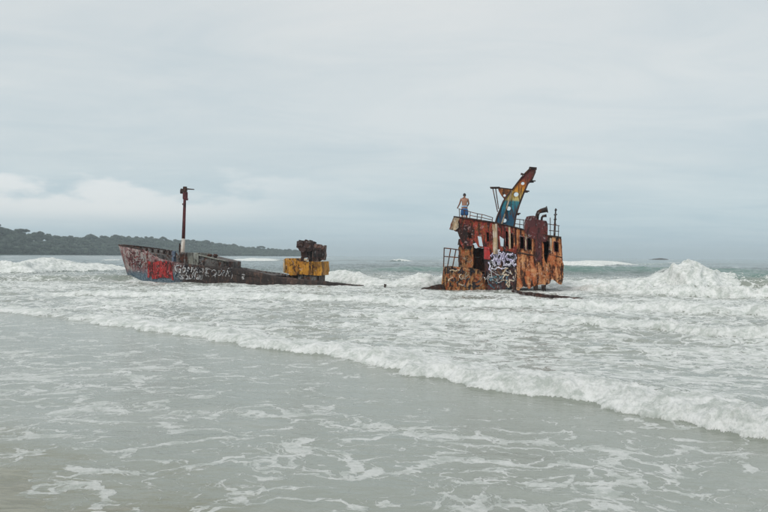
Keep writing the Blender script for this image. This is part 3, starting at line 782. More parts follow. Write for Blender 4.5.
def far_tree(u, v_top, width_px, label, flat):
    """an emergent tree on the ridge: trunk with limbs, uneven crown"""
    yb = head_y(u) + 66
    d = ray(u, v_top)
    zt = CAM_H + d.z / d.y * yb
    w = width_px / F_PX * yb
    h = 18
    t = empty('forest_tree', (d.x / d.y * yb, yb, zt - h), random.uniform(0, 6), label, 'tree', 'emergent trees on the headland ridge')
    mb = MB()
    mb.tube([(0, 0, 0), (.3, .1, h * .45), (.1, 0, h * .8)], [.55, .42, .25], 7)
    for k in range(6):
        a = k * 1.05 + random.uniform(-.3, .3)
        mb.tube([(.2, 0, h * random.uniform(.55, .72)), (math.cos(a) * w * .2, math.sin(a) * w * .2, h * .8), (math.cos(a) * w * .38, math.sin(a) * w * .38, h * .88)], [.2, .14, .06], 5)
    mb.build('trunk', M['bark'], t)
    V = []; Fc = []
    for k in range(14):
        a = k * 2.4; rr = w * .40 * math.sqrt(k / 13.0)
        r = w * (random.uniform(.10, .17) if flat else random.uniform(.13, .22))
        clump((math.cos(a) * rr, math.sin(a) * rr, h - r * (.7 if flat else .85) - random.uniform(0, .10) * w - (0 if flat else rr * .55)), r, .6 if flat else .85, 90, .6, V, Fc)
    mesh_obj('crown', np.concatenate(V).tolist(), np.concatenate(Fc).tolist(), M['leaf2'], t)
far_tree(22, 228.4, 15, 'flat crowned tree standing above the forest near the high end of the headland', True)
far_tree(40, 230.6, 8, 'small round tree on the ridge just seaward of the flat crowned tree', False)
far_tree(91, 233.0, 12, 'broad rounded tree crown above the ridge between the high hill and the ship bow', False)
far_tree(116, 233.6, 9, 'tree crown on the ridge directly behind the ship bow tip', False)
far_tree(163, 236.0, 7, 'small tree crown on the ridge close landward of the ship mast', False)
far_tree(206, 239.0, 9, 'rounded tree crown on the ridge just seaward of the ship mast', False)
far_tree(234, 243.2, 7, 'little tree crown on the falling ridge halfway from mast to yellow block', False)
far_tree(261, 245.8, 9, 'flat umbrella shaped tree on the low seaward end of the ridge', True)
far_tree(289, 248.2, 6, 'last small tree at the seaward tip of the headland', False)

def build_islet():
    y = 900.0
    vs = []; fs = []; nx, ny = 26, 10
    for i in range(nx):
        for j in range(ny):
            u = 648 + 22 * i / (nx - 1)
            sx = i / (nx - 1); sy = j / (ny - 1)
            d = ray(u, 258.0); x = d.x / d.y * y
            prof = np.interp(sx, [0, .12, .35, .5, .65, .85, 1], [-1, .9, 2.2, 3.3, 2.9, 1.6, -1])
            zz = prof * (1 - (2 * sy - 1) ** 2) ** .5 - 1 + 1.2 * mnoise.noise(Vector((x * .12, sy * 4, 3)))
            vs.append((x, y + 18 * (sy - .5), zz))
    for i in range(nx - 1):
        for j in range(ny - 1): fs.append((i * ny + j, (i + 1) * ny + j, (i + 1) * ny + j + 1, i * ny + j + 1))
    o = mesh_obj('rock_islet', vs, fs, M['rock'], None)
    tag(o, 'tiny dark rock islet far out on the horizon', kind='structure')
build_islet()

# ------------------------------------------------------------------ frames of the wrecks
class Frame:
    def __init__(s, u, dist, yaw):
        d = ray(u, 256); k = dist / d.y
        s.o = Vector((d.x * k, dist, 0)); s.yaw = yaw
        s.t = Vector((math.cos(yaw), math.sin(yaw), 0)); s.n = Vector((-math.sin(yaw), math.cos(yaw), 0))
    def L(s, u, v, y=0.0):
        """local (x, z) where the sight line of (u, v) meets the upright plane local y"""
        d = ray(u, v); c = Vector((0, 0, CAM_H)); p0 = s.o + s.n * y
        k = (p0 - c).dot(s.n) / d.dot(s.n)
        p = c + d * k - s.o
        return (p.dot(s.t), p.z)
    def poly(s, pts, y=0.0): return [s.L(u, v, y) for (u, v) in pts]
    def p(s, u, v, y=0.0):
        x, z = s.L(u, v, y); return Vector((x, y, z))

_font_cache = {}
def text_pts(body, bold=0.0, shear=0.0, extr=0.0):
    cu = bpy.data.curves.new('txt', 'FONT'); cu.body = body; cu.size = 1; cu.shear = shear; cu.offset = bold; cu.resolution_u = 2
    o = bpy.data.objects.new('txt', cu); COL.objects.link(o)
    dg = bpy.context.evaluated_depsgraph_get(); dg.update()
    me = bpy.data.meshes.new_from_object(o.evaluated_get(dg))
    v = [p.co.copy() for p in me.vertices]; f = [tuple(p.vertices) for p in me.polygons]
    bpy.data.objects.remove(o); bpy.data.curves.remove(cu); bpy.data.meshes.remove(me)
    return v, f
def graffiti(name, body, fr, box, place, mat, parent, bold=0.02, shear=0.0, wob=0.03, slope=0.0, off=0.012):
    """spray lettering laid on a surface; box = (u0, v0, u1, v1) in the photo, place(x, z) -> y of the surface"""
    v, f = text_pts(body, bold, shear)
    x0 = min(p.x for p in v); x1 = max(p.x for p in v); y0 = min(p.y for p in v); y1 = max(p.y for p in v)
    out = []
    for p in v:
        a = (p.x - x0) / (x1 - x0); b = (p.y - y0) / (y1 - y0)
        a += wob * mnoise.noise(Vector((p.x * 1.3, p.y * 1.3, len(body)))) ; b += 3 * wob * mnoise.noise(Vector((p.x * .9, p.y * .9, 5 + len(body))))
        u = box[0] + a * (box[2] - box[0]); w = box[3] + b * (box[1] - box[3]) + slope * a
        X, Z = fr.L(u, w)
        for _ in range(2):
            y = place(X, Z); X, Z = fr.L(u, w, y)
        out.append((X, place(X, Z) - off, Z))
    return mesh_obj(name, out, f, mat, parent)
def ribbon(name, fr, pix, place, mat, parent, width, off):
    """one spray stroke"""
    P = []
    for (u, w) in pix:
        X, Z = fr.L(u, w); P.append(Vector(fr.L(u, w, place(X, Z))))
    Q = []
    for i in range(len(P) - 1):
        p0, p1, p2, p3 = P[max(i - 1, 0)], P[i], P[i + 1], P[min(i + 2, len(P) - 1)]
        for k in range(4):
            q = k / 4
            Q.append(.5 * ((2 * p1) + (p2 - p0) * q + (2 * p0 - 5 * p1 + 4 * p2 - p3) * q * q + (3 * p1 - p0 - 3 * p2 + p3) * q ** 3))
    Q.append(P[-1])
    vs = []; fs = []
    for i, p in enumerate(Q):
        d = (Q[min(i + 1, len(Q) - 1)] - Q[max(i - 1, 0)]).normalized(); n = Vector((-d.y, d.x)) * width * .5 * (.8 + .35 * math.sin(i * 1.7))
        for r_ in (p - n, p + n): vs.append((r_.x, place(r_.x, r_.y) - off, r_.y))
        if i: fs.append((2 * i - 2, 2 * i, 2 * i + 1, 2 * i - 1))
    return mesh_obj(name, vs, fs, mat, parent)
def scribble(name, fr, box, place, mat, parent, n=10, width=0.045, seed=1, off=0.02):
    """loose spray strokes"""
    rd = random.Random(seed)
    for k in range(n):
        vs = []; fs = []
        u = rd.uniform(box[0], box[2]); w = rd.uniform(box[1], box[3]); a = rd.uniform(0, 6.28)
        pts = []
        for q in range(rd.randint(5, 10)):
            X, Z = fr.L(u, w); X, Z = fr.L(u, w, place(X, Z)); pts.append(Vector((X, Z)))
            a += rd.uniform(-1.2, 1.2); u += math.cos(a) * 1.3; w += math.sin(a) * 1.3
            u = min(max(u, box[0]), box[2]); w = min(max(w, box[1]), box[3])
        prev = None
        for q, p in enumerate(pts):
            tdir = (pts[min(q + 1, len(pts) - 1)] - pts[max(q - 1, 0)])
            if tdir.length < 1e-4: continue
            tdir.normalize(); nn = Vector((-tdir.y, tdir.x)) * width * .5 * rd.uniform(.6, 1.2)
            i = len(vs)
            for r_ in (p - nn, p + nn): vs.append((r_.x, place(r_.x, r_.y) - off - k * .0015, r_.y))
            if prev is not None: fs.append((prev, i, i + 1, prev + 1))
            prev = i
        if fs: mesh_obj(name, vs, fs, mat, parent)

# ------------------------------------------------------------------ the deckhouse wreck
SF = Frame(500, 42.0, R(-12))
BEAM = 4.2
def build_deckhouse():
    fr = SF
    t = empty('deckhouse_wreck', fr.o, fr.yaw, 'tall rusted ship deckhouse with graffiti and leaning rainbow painted post', 'shipwreck')
    flat = lambda x, z: 0.0
    # near side, upper red plating with see-through openings
    up = [(454, 216.6), (470, 218.6), (482, 220.4), (493, 222.2), (510, 226), (517, 227.8), (517, 252), (512, 255), (505, 252), (497, 254), (491, 256), (490, 258.5), (483.6, 258), (483.4, 247.8),
          (478, 247), (473.5, 240), (472.5, 246), (466, 246), (463, 249), (460.6, 244), (459, 236), (457.6, 231.8), (453.4, 230), (449.4, 229.2)]
    h = [[(505.6, 231), (507.6, 231.6), (508, 247), (505.8, 246)], [(510.8, 233), (512.6, 233.4), (512.8, 248.6), (511, 248)], [(486.4, 232), (489, 232.6), (489.4, 241), (486.8, 242)], [(467.2, 232.2), (470.6, 232.6), (471.6, 238), (468.8, 238.6)], [(477.6, 236.2), (481.3, 236.8), (483, 246.6), (479.4, 246)], [(499.4, 236), (503.8, 239), (503.4, 246.4), (500.6, 246)]]
    plate('upper_wall', fr.poly(up), [fr.poly(q) for q in h], 0, .04, M['house_red'], t, .3, .05, .04)
    # lower tagged plating
    lo = [(483.6, 258.2), (490.2, 258.7), (497, 254.4), (505, 252.4), (512, 255.4), (516.8, 252.4), (516.8, 289), (512, 291.5), (503, 293), (487.5, 293), (487, 276), (485, 268)]
    plate('lower_wall', fr.poly(lo), [], .01, .04, M['house_dark'], t, .3, .03, .03)
    # after part: orange streaked plating, two windows, door gap, small window, torn lower edge
    af = [(517.2, 228), (525, 230), (545, 235.2), (553, 236.6), (561.4, 237.2), (561.6, 246), (562.8, 262), (563.6, 275), (563, 280), (561.4, 284.8), (559, 284.2), (556.6, 282.4), (554, 280.2), (551.5, 279.4), (550, 283.4), (546.5, 285), (542, 284.4),
          (536, 285.6), (532, 286.8), (529.4, 288.8), (526.6, 287.2), (523.4, 286.6), (521, 288.2), (519.4, 290.2), (517.2, 291)]
    h2 = [[(519.8, 236), (524, 237), (524, 249), (519.9, 248)], [(527, 237.4), (531.2, 238.4), (531.2, 250), (527.1, 249)],
          [(543.8, 240.4), (548.6, 241.4), (548.6, 251), (547.4, 258), (546.6, 264), (545.4, 262), (543.9, 256.6)], [(554, 241.6), (558, 242.2), (558.4, 252), (554.2, 251.4)]]
    plate('after_wall', fr.poly(af), [fr.poly(q) for q in h2], 0, .04, M['house_orange'], t, .3, .05, .05)
    # far side: solid aft, mostly gone forward
    fa = [(517, 228), (545, 234.8), (561, 237), (563, 276), (552, 276), (540, 279), (530, 277), (517, 278), (516, 288), (505, 291), (497, 291), (497, 249), (505, 250), (507, 236), (497, 234), (490, 262), (484.5, 268), (484.5, 249), (486, 233), (474, 230), (472, 246), (466, 248), (466, 231), (458, 229), (456, 217.5), (490, 222)]
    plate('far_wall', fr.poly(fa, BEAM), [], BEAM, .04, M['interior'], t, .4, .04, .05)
    # roof deck, middle deck, bulkheads
    def slab(name, a, b, y0, y1, th, mat, drop=0.0):
        mb = MB(); A = fr.L(*a); B = fr.L(*b)
        n = 10; vs = []; fs = []
        for i in range(n + 1):
            x = A[0] + (B[0] - A[0]) * i / n; z = A[1] + (B[1] - A[1]) * i / n
            for (yy, dz) in ((y0, 0), (y1, 0), (y1, -th), (y0, -th)): vs.append((x, yy, z + dz - drop + .03 * mnoise.noise(Vector((x, yy, 1)))))
        for i in range(n):
            for k in range(4): fs.append((4 * i + k, 4 * (i + 1) + k, 4 * (i + 1) + (k + 1) % 4, 4 * i + (k + 1) % 4))
        fs += [(3, 2, 1, 0), tuple(4 * n + k for k in range(4))]
        mb.add(vs, fs); return mb.build(name, mat, t)
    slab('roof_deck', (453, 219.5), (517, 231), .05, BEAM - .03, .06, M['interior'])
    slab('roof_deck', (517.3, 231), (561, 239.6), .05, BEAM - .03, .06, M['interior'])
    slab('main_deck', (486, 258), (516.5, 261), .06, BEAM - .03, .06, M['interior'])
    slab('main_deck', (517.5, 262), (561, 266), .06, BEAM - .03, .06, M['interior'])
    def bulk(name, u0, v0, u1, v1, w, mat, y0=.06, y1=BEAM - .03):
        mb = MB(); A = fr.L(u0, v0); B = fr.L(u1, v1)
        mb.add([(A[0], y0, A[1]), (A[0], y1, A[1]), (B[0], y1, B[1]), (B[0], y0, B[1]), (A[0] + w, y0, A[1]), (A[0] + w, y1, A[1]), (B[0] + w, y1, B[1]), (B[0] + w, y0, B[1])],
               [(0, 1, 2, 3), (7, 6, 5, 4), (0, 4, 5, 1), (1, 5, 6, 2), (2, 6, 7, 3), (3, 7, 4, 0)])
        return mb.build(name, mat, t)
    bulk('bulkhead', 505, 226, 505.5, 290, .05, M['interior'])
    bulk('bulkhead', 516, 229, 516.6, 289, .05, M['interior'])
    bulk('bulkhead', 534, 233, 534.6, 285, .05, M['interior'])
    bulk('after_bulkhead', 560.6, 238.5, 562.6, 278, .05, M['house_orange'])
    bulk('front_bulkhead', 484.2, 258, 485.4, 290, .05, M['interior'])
    # bridge wing end plate, curled; pale tone paints its lit forward face
    mb = MB(); q = [fr.p(454, 216.9, -.03), fr.p(449.2, 229.4, -.03), fr.p(452.6, 230.2, 1.3), fr.p(456.5, 217.6, 1.6)]
    mb.add(q + [p + Vector((.05, .02, 0)) for p in q], [(0, 1, 2, 3), (7, 6, 5, 4), (0, 4, 5, 1), (1, 5, 6, 2), (2, 6, 7, 3), (3, 7, 4, 0)])
    mb.build('wing_plate', M['pale'], t)
    plate('wing_lit_facing', fr.poly([(454.4, 217.4), (459.6, 218.4), (458, 222), (459, 227), (455.6, 230.2), (450, 229), (452.4, 222.4)], -.05), [], -.06, .04, M['pale'], t, .15, .04, .02)  # pale layer painting light on the forward face of the wing
    # rim along the roof edge
    mb = MB(); mb.tube([fr.p(453.6, 216.6, -.04), fr.p(470, 218.6, -.04), fr.p(493, 222.2, -.04), fr.p(517, 227.8, -.04), fr.p(545, 235.2, -.04), fr.p(561.4, 237.4, -.04)], .045, 6)
    mb.build('roof_rim', M['dark'], t)
    # pale stanchion column and red door leaf
    mb = MB(); a = fr.p(494.6, 224, -.06); b = fr.p(495.4, 254, -.06)
    mb.tube([a, (a + b) / 2 + Vector((.01, 0, 0)), b], [.15, .14, .13], 10); mb.build('stanchion', M['pale'], t)
    plate('door', fr.poly([(483.8, 246.6), (489.6, 247.6), (490.2, 259.6), (484.2, 259)], -.04), [], -.05, .03, M['redpaint'], t, .2, .01, .02)
    # plating strips (pale runs between the windows) and ribs
    for (u, v0, v1, w) in ((525.6, 232, 250, .10), (509.4, 227, 249, .10), (513.8, 228, 247, .07), (550.6, 238, 259, .10), (540.6, 240, 284, .08), (532.6, 236, 268, .06), (559.8, 239, 278, .07), (517.2, 230, 288, .08)):
        A = fr.L(u, v0); B = fr.L(u + .6, v1); mb = MB()
        mb.add([(A[0] - w / 2, -.035, A[1]), (A[0] + w / 2, -.035, A[1]), (B[0] + w / 2, -.035, B[1]), (B[0] - w / 2, -.035, B[1]), (A[0] - w / 2, .0, A[1]), (A[0] + w / 2, .0, A[1]), (B[0] + w / 2, .0, B[1]), (B[0] - w / 2, .0, B[1])],
               [(0, 1, 2, 3), (7, 6, 5, 4), (0, 4, 5, 1), (1, 5, 6, 2), (2, 6, 7, 3), (3, 7, 4, 0)])
        mb.build('rib', M['pale'] if u in (525.6, 509.4, 550.6) else M['house_orange'], t)
    for q in h2[:2] + [h2[3]]:
        P = [fr.p(u, v, -.03) for (u, v) in q]; mb = MB(); mb.tube(P + [P[0]], .035, 6); mb.build('window_frame', M['maroon'], t)
    # a seam bar running along the after wall
    mb = MB(); mb.tube([fr.p(517.5, 252.5, -.02), fr.p(532, 255, -.02), fr.p(543, 258, -.02)], .035, 6); mb.build('rubbing_bar', M['dark'], t)
    mb = MB(); mb.tube([fr.p(549, 254.5, -.02), fr.p(562, 257.5, -.02)], .035, 6); mb.build('rubbing_bar', M['dark'], t)
    # forward block: bulwark and hull break
    c0 = fr.L(440, 290, -.3)[0]; c1 = fr.L(487.5, 290, -.3)[0]
    def curve(x, z):
        s = (x - c0) / (c1 - c0)
        return .55 * max(0, abs(2 * s - 1)) ** 2.5
    bl = [(443.2, 266.4), (458, 266.8), (472, 268), (479, 269.4), (483, 275), (486, 283), (487.6, 292), (470, 293), (440, 292.5), (440.6, 283), (441.6, 275)]
    plate('bulwark', fr.poly(bl, -.35), [], -.4, .05, M['block'], t, .22, .045, .03, curve)
    mb = MB(); A = fr.p(443.5, 266.6, .1); B = fr.p(440.4, 292, .1)
    mb.add([A, B, B + Vector((.1, 3.0, 0)), A + Vector((.1, 3.0, 0)), A + Vector((.05, 0, 0)), B + Vector((.05, 0, 0)), B + Vector((.15, 3.0, 0)), A + Vector((.15, 3.0, 0))],
           [(0, 1, 2, 3), (7, 6, 5, 4), (0, 4, 5, 1), (1, 5, 6, 2), (2, 6, 7, 3), (3, 7, 4, 0)]); mb.build('bulwark_return', M['block'], t)
    slab('fore_deck', (443.5, 269), (485, 271), .15, BEAM - .3, .06, M['interior'])
    # ochre pillar under the bridge front, boxed and rounded
    pb = [(459, 243.5), (464, 241.4), (470, 244), (473, 245), (473.4, 256), (472.8, 269.4), (458.6, 269), (458.2, 256)]
    plate('bridge_pillar', fr.poly(pb, .2), [], .2, .8, M['block'], t, .25, .04, .03)
    mb = MB()
    for k in range(7):
        p = fr.p(460.5 + 2.0 * k, 242 + (k % 3) * 2.2, .15 + .1 * (k % 2)); mb.box(p, (.22, .2, .3), Matrix.Rotation(k * .7, 3, 'Y'), .05)
    mb.build('wreckage', M['dark'], t)
    # dark sheet added behind the door gap so the opening reads dark, set back
    plate('dark_gap_sheet', fr.poly([(471, 247.5), (486, 248.6), (491, 271), (491, 278), (471, 276)], 1.6), [], 1.6, .04, M['interior'], t, .4, .03, .04)
    # props under the torn edge
    for (u0, v0, u1, v1) in ((535.6, 285, 536, 298), (543.6, 285, 544.2, 299)):
        a = fr.p(u0, v0, .12); b = fr.p(u1, v1, .12); mb = MB(); mb.tube([a, (a + b) / 2, b], [.13, .11, .13], 8); mb.build('prop_leg', M['dark'], t)
    # rails
    def rail(name, posts, rails, y, r=.028):
        mb = MB()
        for P in rails: mb.tube([fr.p(u, v, y) for (u, v) in P], r, 6)
        rr = mb.build(name, M['rail'], t)
        for (a, b) in posts:
            m2 = MB(); m2.tube([fr.p(*a, y), fr.p(*b, y)], r, 6); m2.build('post', M['rail'], rr)
    rail('fore_rail', [((444.2, 248.2), (443.6, 267)), ((450.8, 248.6), (447.4, 267)), ((456, 249.4), (452.6, 267)), ((459.2, 250), (459, 267))], [[(443.8, 248), (452, 248.8), (459.6, 250)], [(443.8, 256.4), (459.4, 257.6)]], .1, .035)
    rail('roof_rail', [((470.4, 211.8), (469.6, 219.4)), ((477.4, 213.6), (477, 220.4)), ((482.2, 214), (480.8, 221)), ((492.6, 217.6), (492, 222.6))], [[(470.2, 211.8), (478, 213.8), (484.5, 215), (493, 217.8)], [(470, 215.4), (482, 217.6), (492.6, 220)]], .12, .024)
    rail('roof_rail', [((459.2, 208.8), (459.6, 217.6)), ((464.4, 210), (464.4, 218.4))], [[(458.6, 208.8), (464.8, 210.2), (470.2, 211.8)]], .12, .024)
    rail('roof_rail', [((514.6, 219.2), (514.6, 228)), ((519.8, 219), (519.6, 229.4)), ((523.6, 220), (523.6, 230))], [[(513.6, 218.8), (524.6, 220)], [(514, 223.6), (524.6, 225)]], .3, .024)
    rail('roof_rail', [((550.2, 217.6), (550.4, 237)), ((558.6, 225.2), (558.4, 237.4))], [[(548, 224), (559.6, 225.8)], [(549, 230.4), (559.2, 231.4)]], .3, .024)
    # aerial mast
    mb = MB(); mb.tube([fr.p(554.4, 237.6, .5), fr.p(555, 222, .5), fr.p(555.8, 208.4, .5)], [.06, .05, .035], 7); am = mb.build('aerial_mast', M['dark'], t)
    for (u, v, w) in ((555.8, 210.2, 1.2), (555.5, 214.8, 1.6), (555.2, 219.6, 1.4), (555.0, 224.6, 1.3)):
        m2 = MB(); m2.tube([fr.p(u - w, v, .5), fr.p(u + w, v - .4, .5)], .04, 6); m2.build('rung', M['dark'], am)
    # funnel casing with bent exhaust
    fo = [(524.4, 231.5), (524.6, 221), (526.6, 216.6), (533, 215.6), (535.6, 216.2), (537.6, 219.6), (546.4, 220.8), (547.8, 224), (547.8, 238), (546, 242), (541.6, 241.6), (541.4, 262), (535.4, 262), (535, 240), (528, 236)]
    plate('funnel_casing', fr.poly(fo, -.06), [], -.07, 1.5, M['maroon'], t, .35, .02, .02)
    mb = MB(); mb.tube([fr.p(536.6, 220.5, .7), fr.p(537.2, 215.4, .7), fr.p(538.4, 212.2, .7), fr.p(541.2, 210.8, .7), fr.p(547.2, 209.4, .7)], [.11, .105, .11, .125, .15], 12); ex = mb.build('exhaust_pipe', M['dark'], t, True)
    m2 = MB(); m2.tube([fr.p(546.6, 209.5, .7), fr.p(547.6, 209.3, .7)], .19, 12); m2.build('flange', M['dark'], ex)
    mb = MB(); mb.tube([fr.p(541.6, 221.2, .5), fr.p(541.8, 217.6, .5), fr.p(543, 216.1, .5), fr.p(546.6, 215.6, .5)], [.065, .065, .07, .085], 10); mb.build('vent_pipe', M['dark'], t, True)
    # rainbow post: tapered boxed plate with lightening holes
    yb = 1.5; th = .30
    bo = [(494.2, 226.5), (497, 216.4), (503, 201.4), (507.4, 195.2), (512, 189.6), (516.6, 183.6), (521, 177.9), (525, 173.2), (528.6, 169.8), (531, 168.2), (535.4, 168.6), (535.4, 171.4), (532.2, 179), (528, 183.2), (524.4, 191.6), (519.6, 204), (516.2, 215), (513.4, 231.5), (508, 230.5), (500, 228.5)]
    hc = [((522.7, 183.2), 1.75), ((516.1, 194.2), 2.4), ((508.6, 208.3), 2.2), ((504.4, 220.4), 2.1)]
    s = 42.0 / F_PX * 1.03
    zt = fr.L(533, 168, yb)[1]; z0 = fr.L(505, 226, yb)[1]
    bmat = boom_mat(z0, zt)
    post = plate('derrick_post', fr.poly(bo, yb), [circle(fr.L(*c, yb), r * s) for (c, r) in hc], yb, th, bmat, t, .3, .008, .0)
    for (c, r) in hc:
        m2 = MB(); C = fr.p(*c, yb - .02); n = 16
        vs = []; fs = []
        for i in range(n):
            a = 2 * math.pi * i / n
            for (rr, yy) in ((r * s, 0), (r * s + .05, 0), (r * s + .05, .03), (r * s, .03)):
                vs.append(C + Vector((rr * math.cos(a), yy, rr * math.sin(a))))
        for i in range(n):
            j = (i + 1) % n
            for k in range(4): fs.append((4 * i + k, 4 * j + k, 4 * j + (k + 1) % 4, 4 * i + (k + 1) % 4))
        m2.add(vs, fs); m2.build('hole_rim', bmat, post)
    for line in ([(494.4, 226), (497.2, 216.4), (503.2, 201.4), (507.6, 195.2), (512.2, 189.6), (516.8, 183.6), (521.2, 177.9), (525.2, 173.2), (528.8, 169.8), (531, 168.4)], [(513.2, 231), (516, 215), (519.4, 204), (524.2, 191.6), (527.8, 183.2), (532, 179), (535.2, 171.4), (535.2, 168.8)]):
        m2 = MB(); P = [fr.p(u, v, yb) for (u, v) in line]
        for i in range(len(P) - 1):
            a_, b_ = P[i], P[i + 1]; dd = (b_ - a_); m2.box((a_ + b_) / 2 + Vector((0, .15, 0)), (dd.length + .02, .46, .07), Matrix.Rotation(-math.atan2(dd.z, dd.x), 3, 'Y'))
        m2.build('flange', M['flange'], post)
    br = [(497.8, 188.2), (505, 189), (512.2, 190), (508.4, 195), (504.6, 199.6), (501.6, 196), (499, 191.6)]
    plate('bracket', fr.poly(br, yb + .1), [circle(fr.L(504.5, 195.4, yb + .1), 1.35 * s, 10)], yb + .1, .12, M['bracket'], t, .3, .01, 0)
    mb = MB(); a = fr.p(490.2, 187.6, yb + .15); b = fr.p(499.8, 188, yb + .15)
    mb.tube([a, b], .05, 6); mb.box((a + b) / 2 + Vector((0, .2, .02)), ((b - a).x, .8, .05)); mb.tube([b, fr.p(512.6, 189.6, yb + .15)], .05, 6); mb.build('platform', M['dark'], t)
    for (p, q, r, mm) in (((492.8, 188.2), (497.6, 212), .03, 'rail'), ((495.6, 188.2), (498.6, 209), .03, 'rail'), ((512, 190.6), (501.6, 225), .05, 'pale')):
        mb = MB(); y_ = yb - .16 if mm == 'pale' else yb + .12
        mb.tube([fr.p(*p, y_), fr.p(*q, y_)], r, 7); mb.build('stay_rod', M[mm], t)
    for (p, q) in (((523, 191), (529.4, 191.2)), ((528, 181.4), (535.6, 180.8)), ((515, 214), (520.6, 213.4)), ((520.8, 173.8), (526, 174.8))):
        mb = MB(); a = fr.p(*p, yb + .1); b = fr.p(*q, yb + .1); mb.tube([a, b], [.07, .035], 7); mb.box(a.lerp(b, .5) + Vector((0, 0, -.05)), ((b - a).x * .5, .3, .06)); mb.build('cross_step', M['dark'], t)
    mb = MB(); a = fr.p(533, 168.4, yb + .15); mb.box(a, (.42, .4, .12), Matrix.Rotation(.1, 3, 'Y')); mb.tube([a + Vector((-.2, 0, .05)), a + Vector((-.2, 0, -.2))], .04, 6); mb.build('head_block', M['dark'], t)
    # graffiti
    tg = lambda pts: [(480 + x / 5.69, 210 + y / 5.69) for (x, y) in pts]
    strokes = [[(60, 264), (72, 252), (92, 244), (114, 247), (126, 254)], [(80, 250), (84, 275), (78, 300), (88, 318)], [(101, 248), (97, 278), (105, 306)], [(68, 292), (84, 284), (100, 286)],
               [(106, 314), (118, 280), (124, 258), (136, 240)], [(112, 288), (126, 282), (142, 280)], [(136, 242), (134, 275), (140, 318)], [(178, 256), (160, 252), (149, 264), (158, 280), (176, 286), (178, 302), (162, 314), (146, 308)],
               [(180, 250), (196, 258), (202, 270), (190, 290), (186, 304), (198, 314), (208, 308)], [(48, 296), (58, 318), (52, 336), (64, 344)], [(62, 330), (84, 336), (104, 326), (124, 334), (150, 328)], [(96, 232), (110, 226), (104, 240)]]
    plate('black_tag_patch', fr.poly(tg([(52, 262), (72, 240), (98, 226), (120, 236), (150, 232), (186, 240), (208, 258), (214, 300), (208, 324), (170, 332), (120, 340), (70, 348), (46, 336), (44, 296)])), [], -.012, .008, M['blackpaint'], t, .3, 0, .03)
    for k, st in enumerate(strokes): ribbon('lilac_tag_stroke', fr, tg(st), flat, M['lilacpaint'], t, (.15 if k < 9 else .085), .016 + .001 * k)
    for k, st in enumerate(strokes[:9]):
        ribbon('dark_tag_line', fr, tg([(x + 1.5, y + 2) for (x, y) in st]), flat, M['blackpaint'], t, .03, .030 + .001 * k)
    scribble('white_scribble', fr, (488, 266, 514, 283), flat, M['whitepaint'], t, 11, .04, 3, .045)
    scribble('white_scribble', fr, (485, 260, 493, 280), flat, M['whitepaint'], t, 6, .035, 8, .048)
    scribble('ochre_scribble', fr, (496, 268, 516, 287), flat, M['pale'], t, 12, .07, 5, .040)
    scribble('teal_scribble', fr, (488, 270, 514, 288), flat, M['tealpaint'], t, 7, .09, 6, .025)
    scribble('white_scribble', fr, (444, 270, 470, 288), lambda x, z: -.42, M['pale'], t, 9, .06, 15, .03)
    scribble('black_scribble', fr, (446, 269, 484, 290), lambda x, z: -.42, M['blackpaint'], t, 14, .10, 16, .012)
    return t
build_deckhouse()

# plates of the sunken hull that stick out of the water by the deckhouse
def hull_fragment(pts, dist, label, thick=1.0, yaw=-8):
    mid = pts[len(pts) // 2]
    fr = Frame(mid[0], dist, R(yaw))
    t = plate('hull_fragment', fr.poly(pts), [], 0, thick, M['dark'], None, .3, .05, .03)
    t.location = fr.o; t.rotation_euler = (0, 0, fr.yaw)
    tag(t, label, 'wreckage')
hull_fragment([(511, 290.4), (530, 293), (548, 295), (566, 296.6), (580, 298.2), (578, 299.6), (560, 299), (540, 297.4), (522, 294.8), (512, 292.4)], 34.4, 'long low rusted hull plate awash below the props under the deckhouse', .3, -50)
hull_fragment([(421, 288.6), (430, 286.4), (438, 284.6), (444, 285), (446, 293), (420, 293)], 42.4, 'small dark hull plate awash at the forward foot of the deckhouse', .7)
p = ground(384.6, 288)
t = empty('iron_stump', (p.x, p.y, 0), 0, 'short dark iron stump breaking the surf between the two wreck halves', 'wreckage')
mb = MB(); mb.tube([(0, 0, -.4), (.02, 0, .12), (.04, 0, .20)], [.07, .065, .06], 8); mb.build('stump', M['greyrust'], t)
mb = MB(); mb.box((.04, 0, .20), (.16, .14, .05), Matrix.Rotation(.2, 3, 'Y')); mb.build('cap_plate', M['dark'], t)

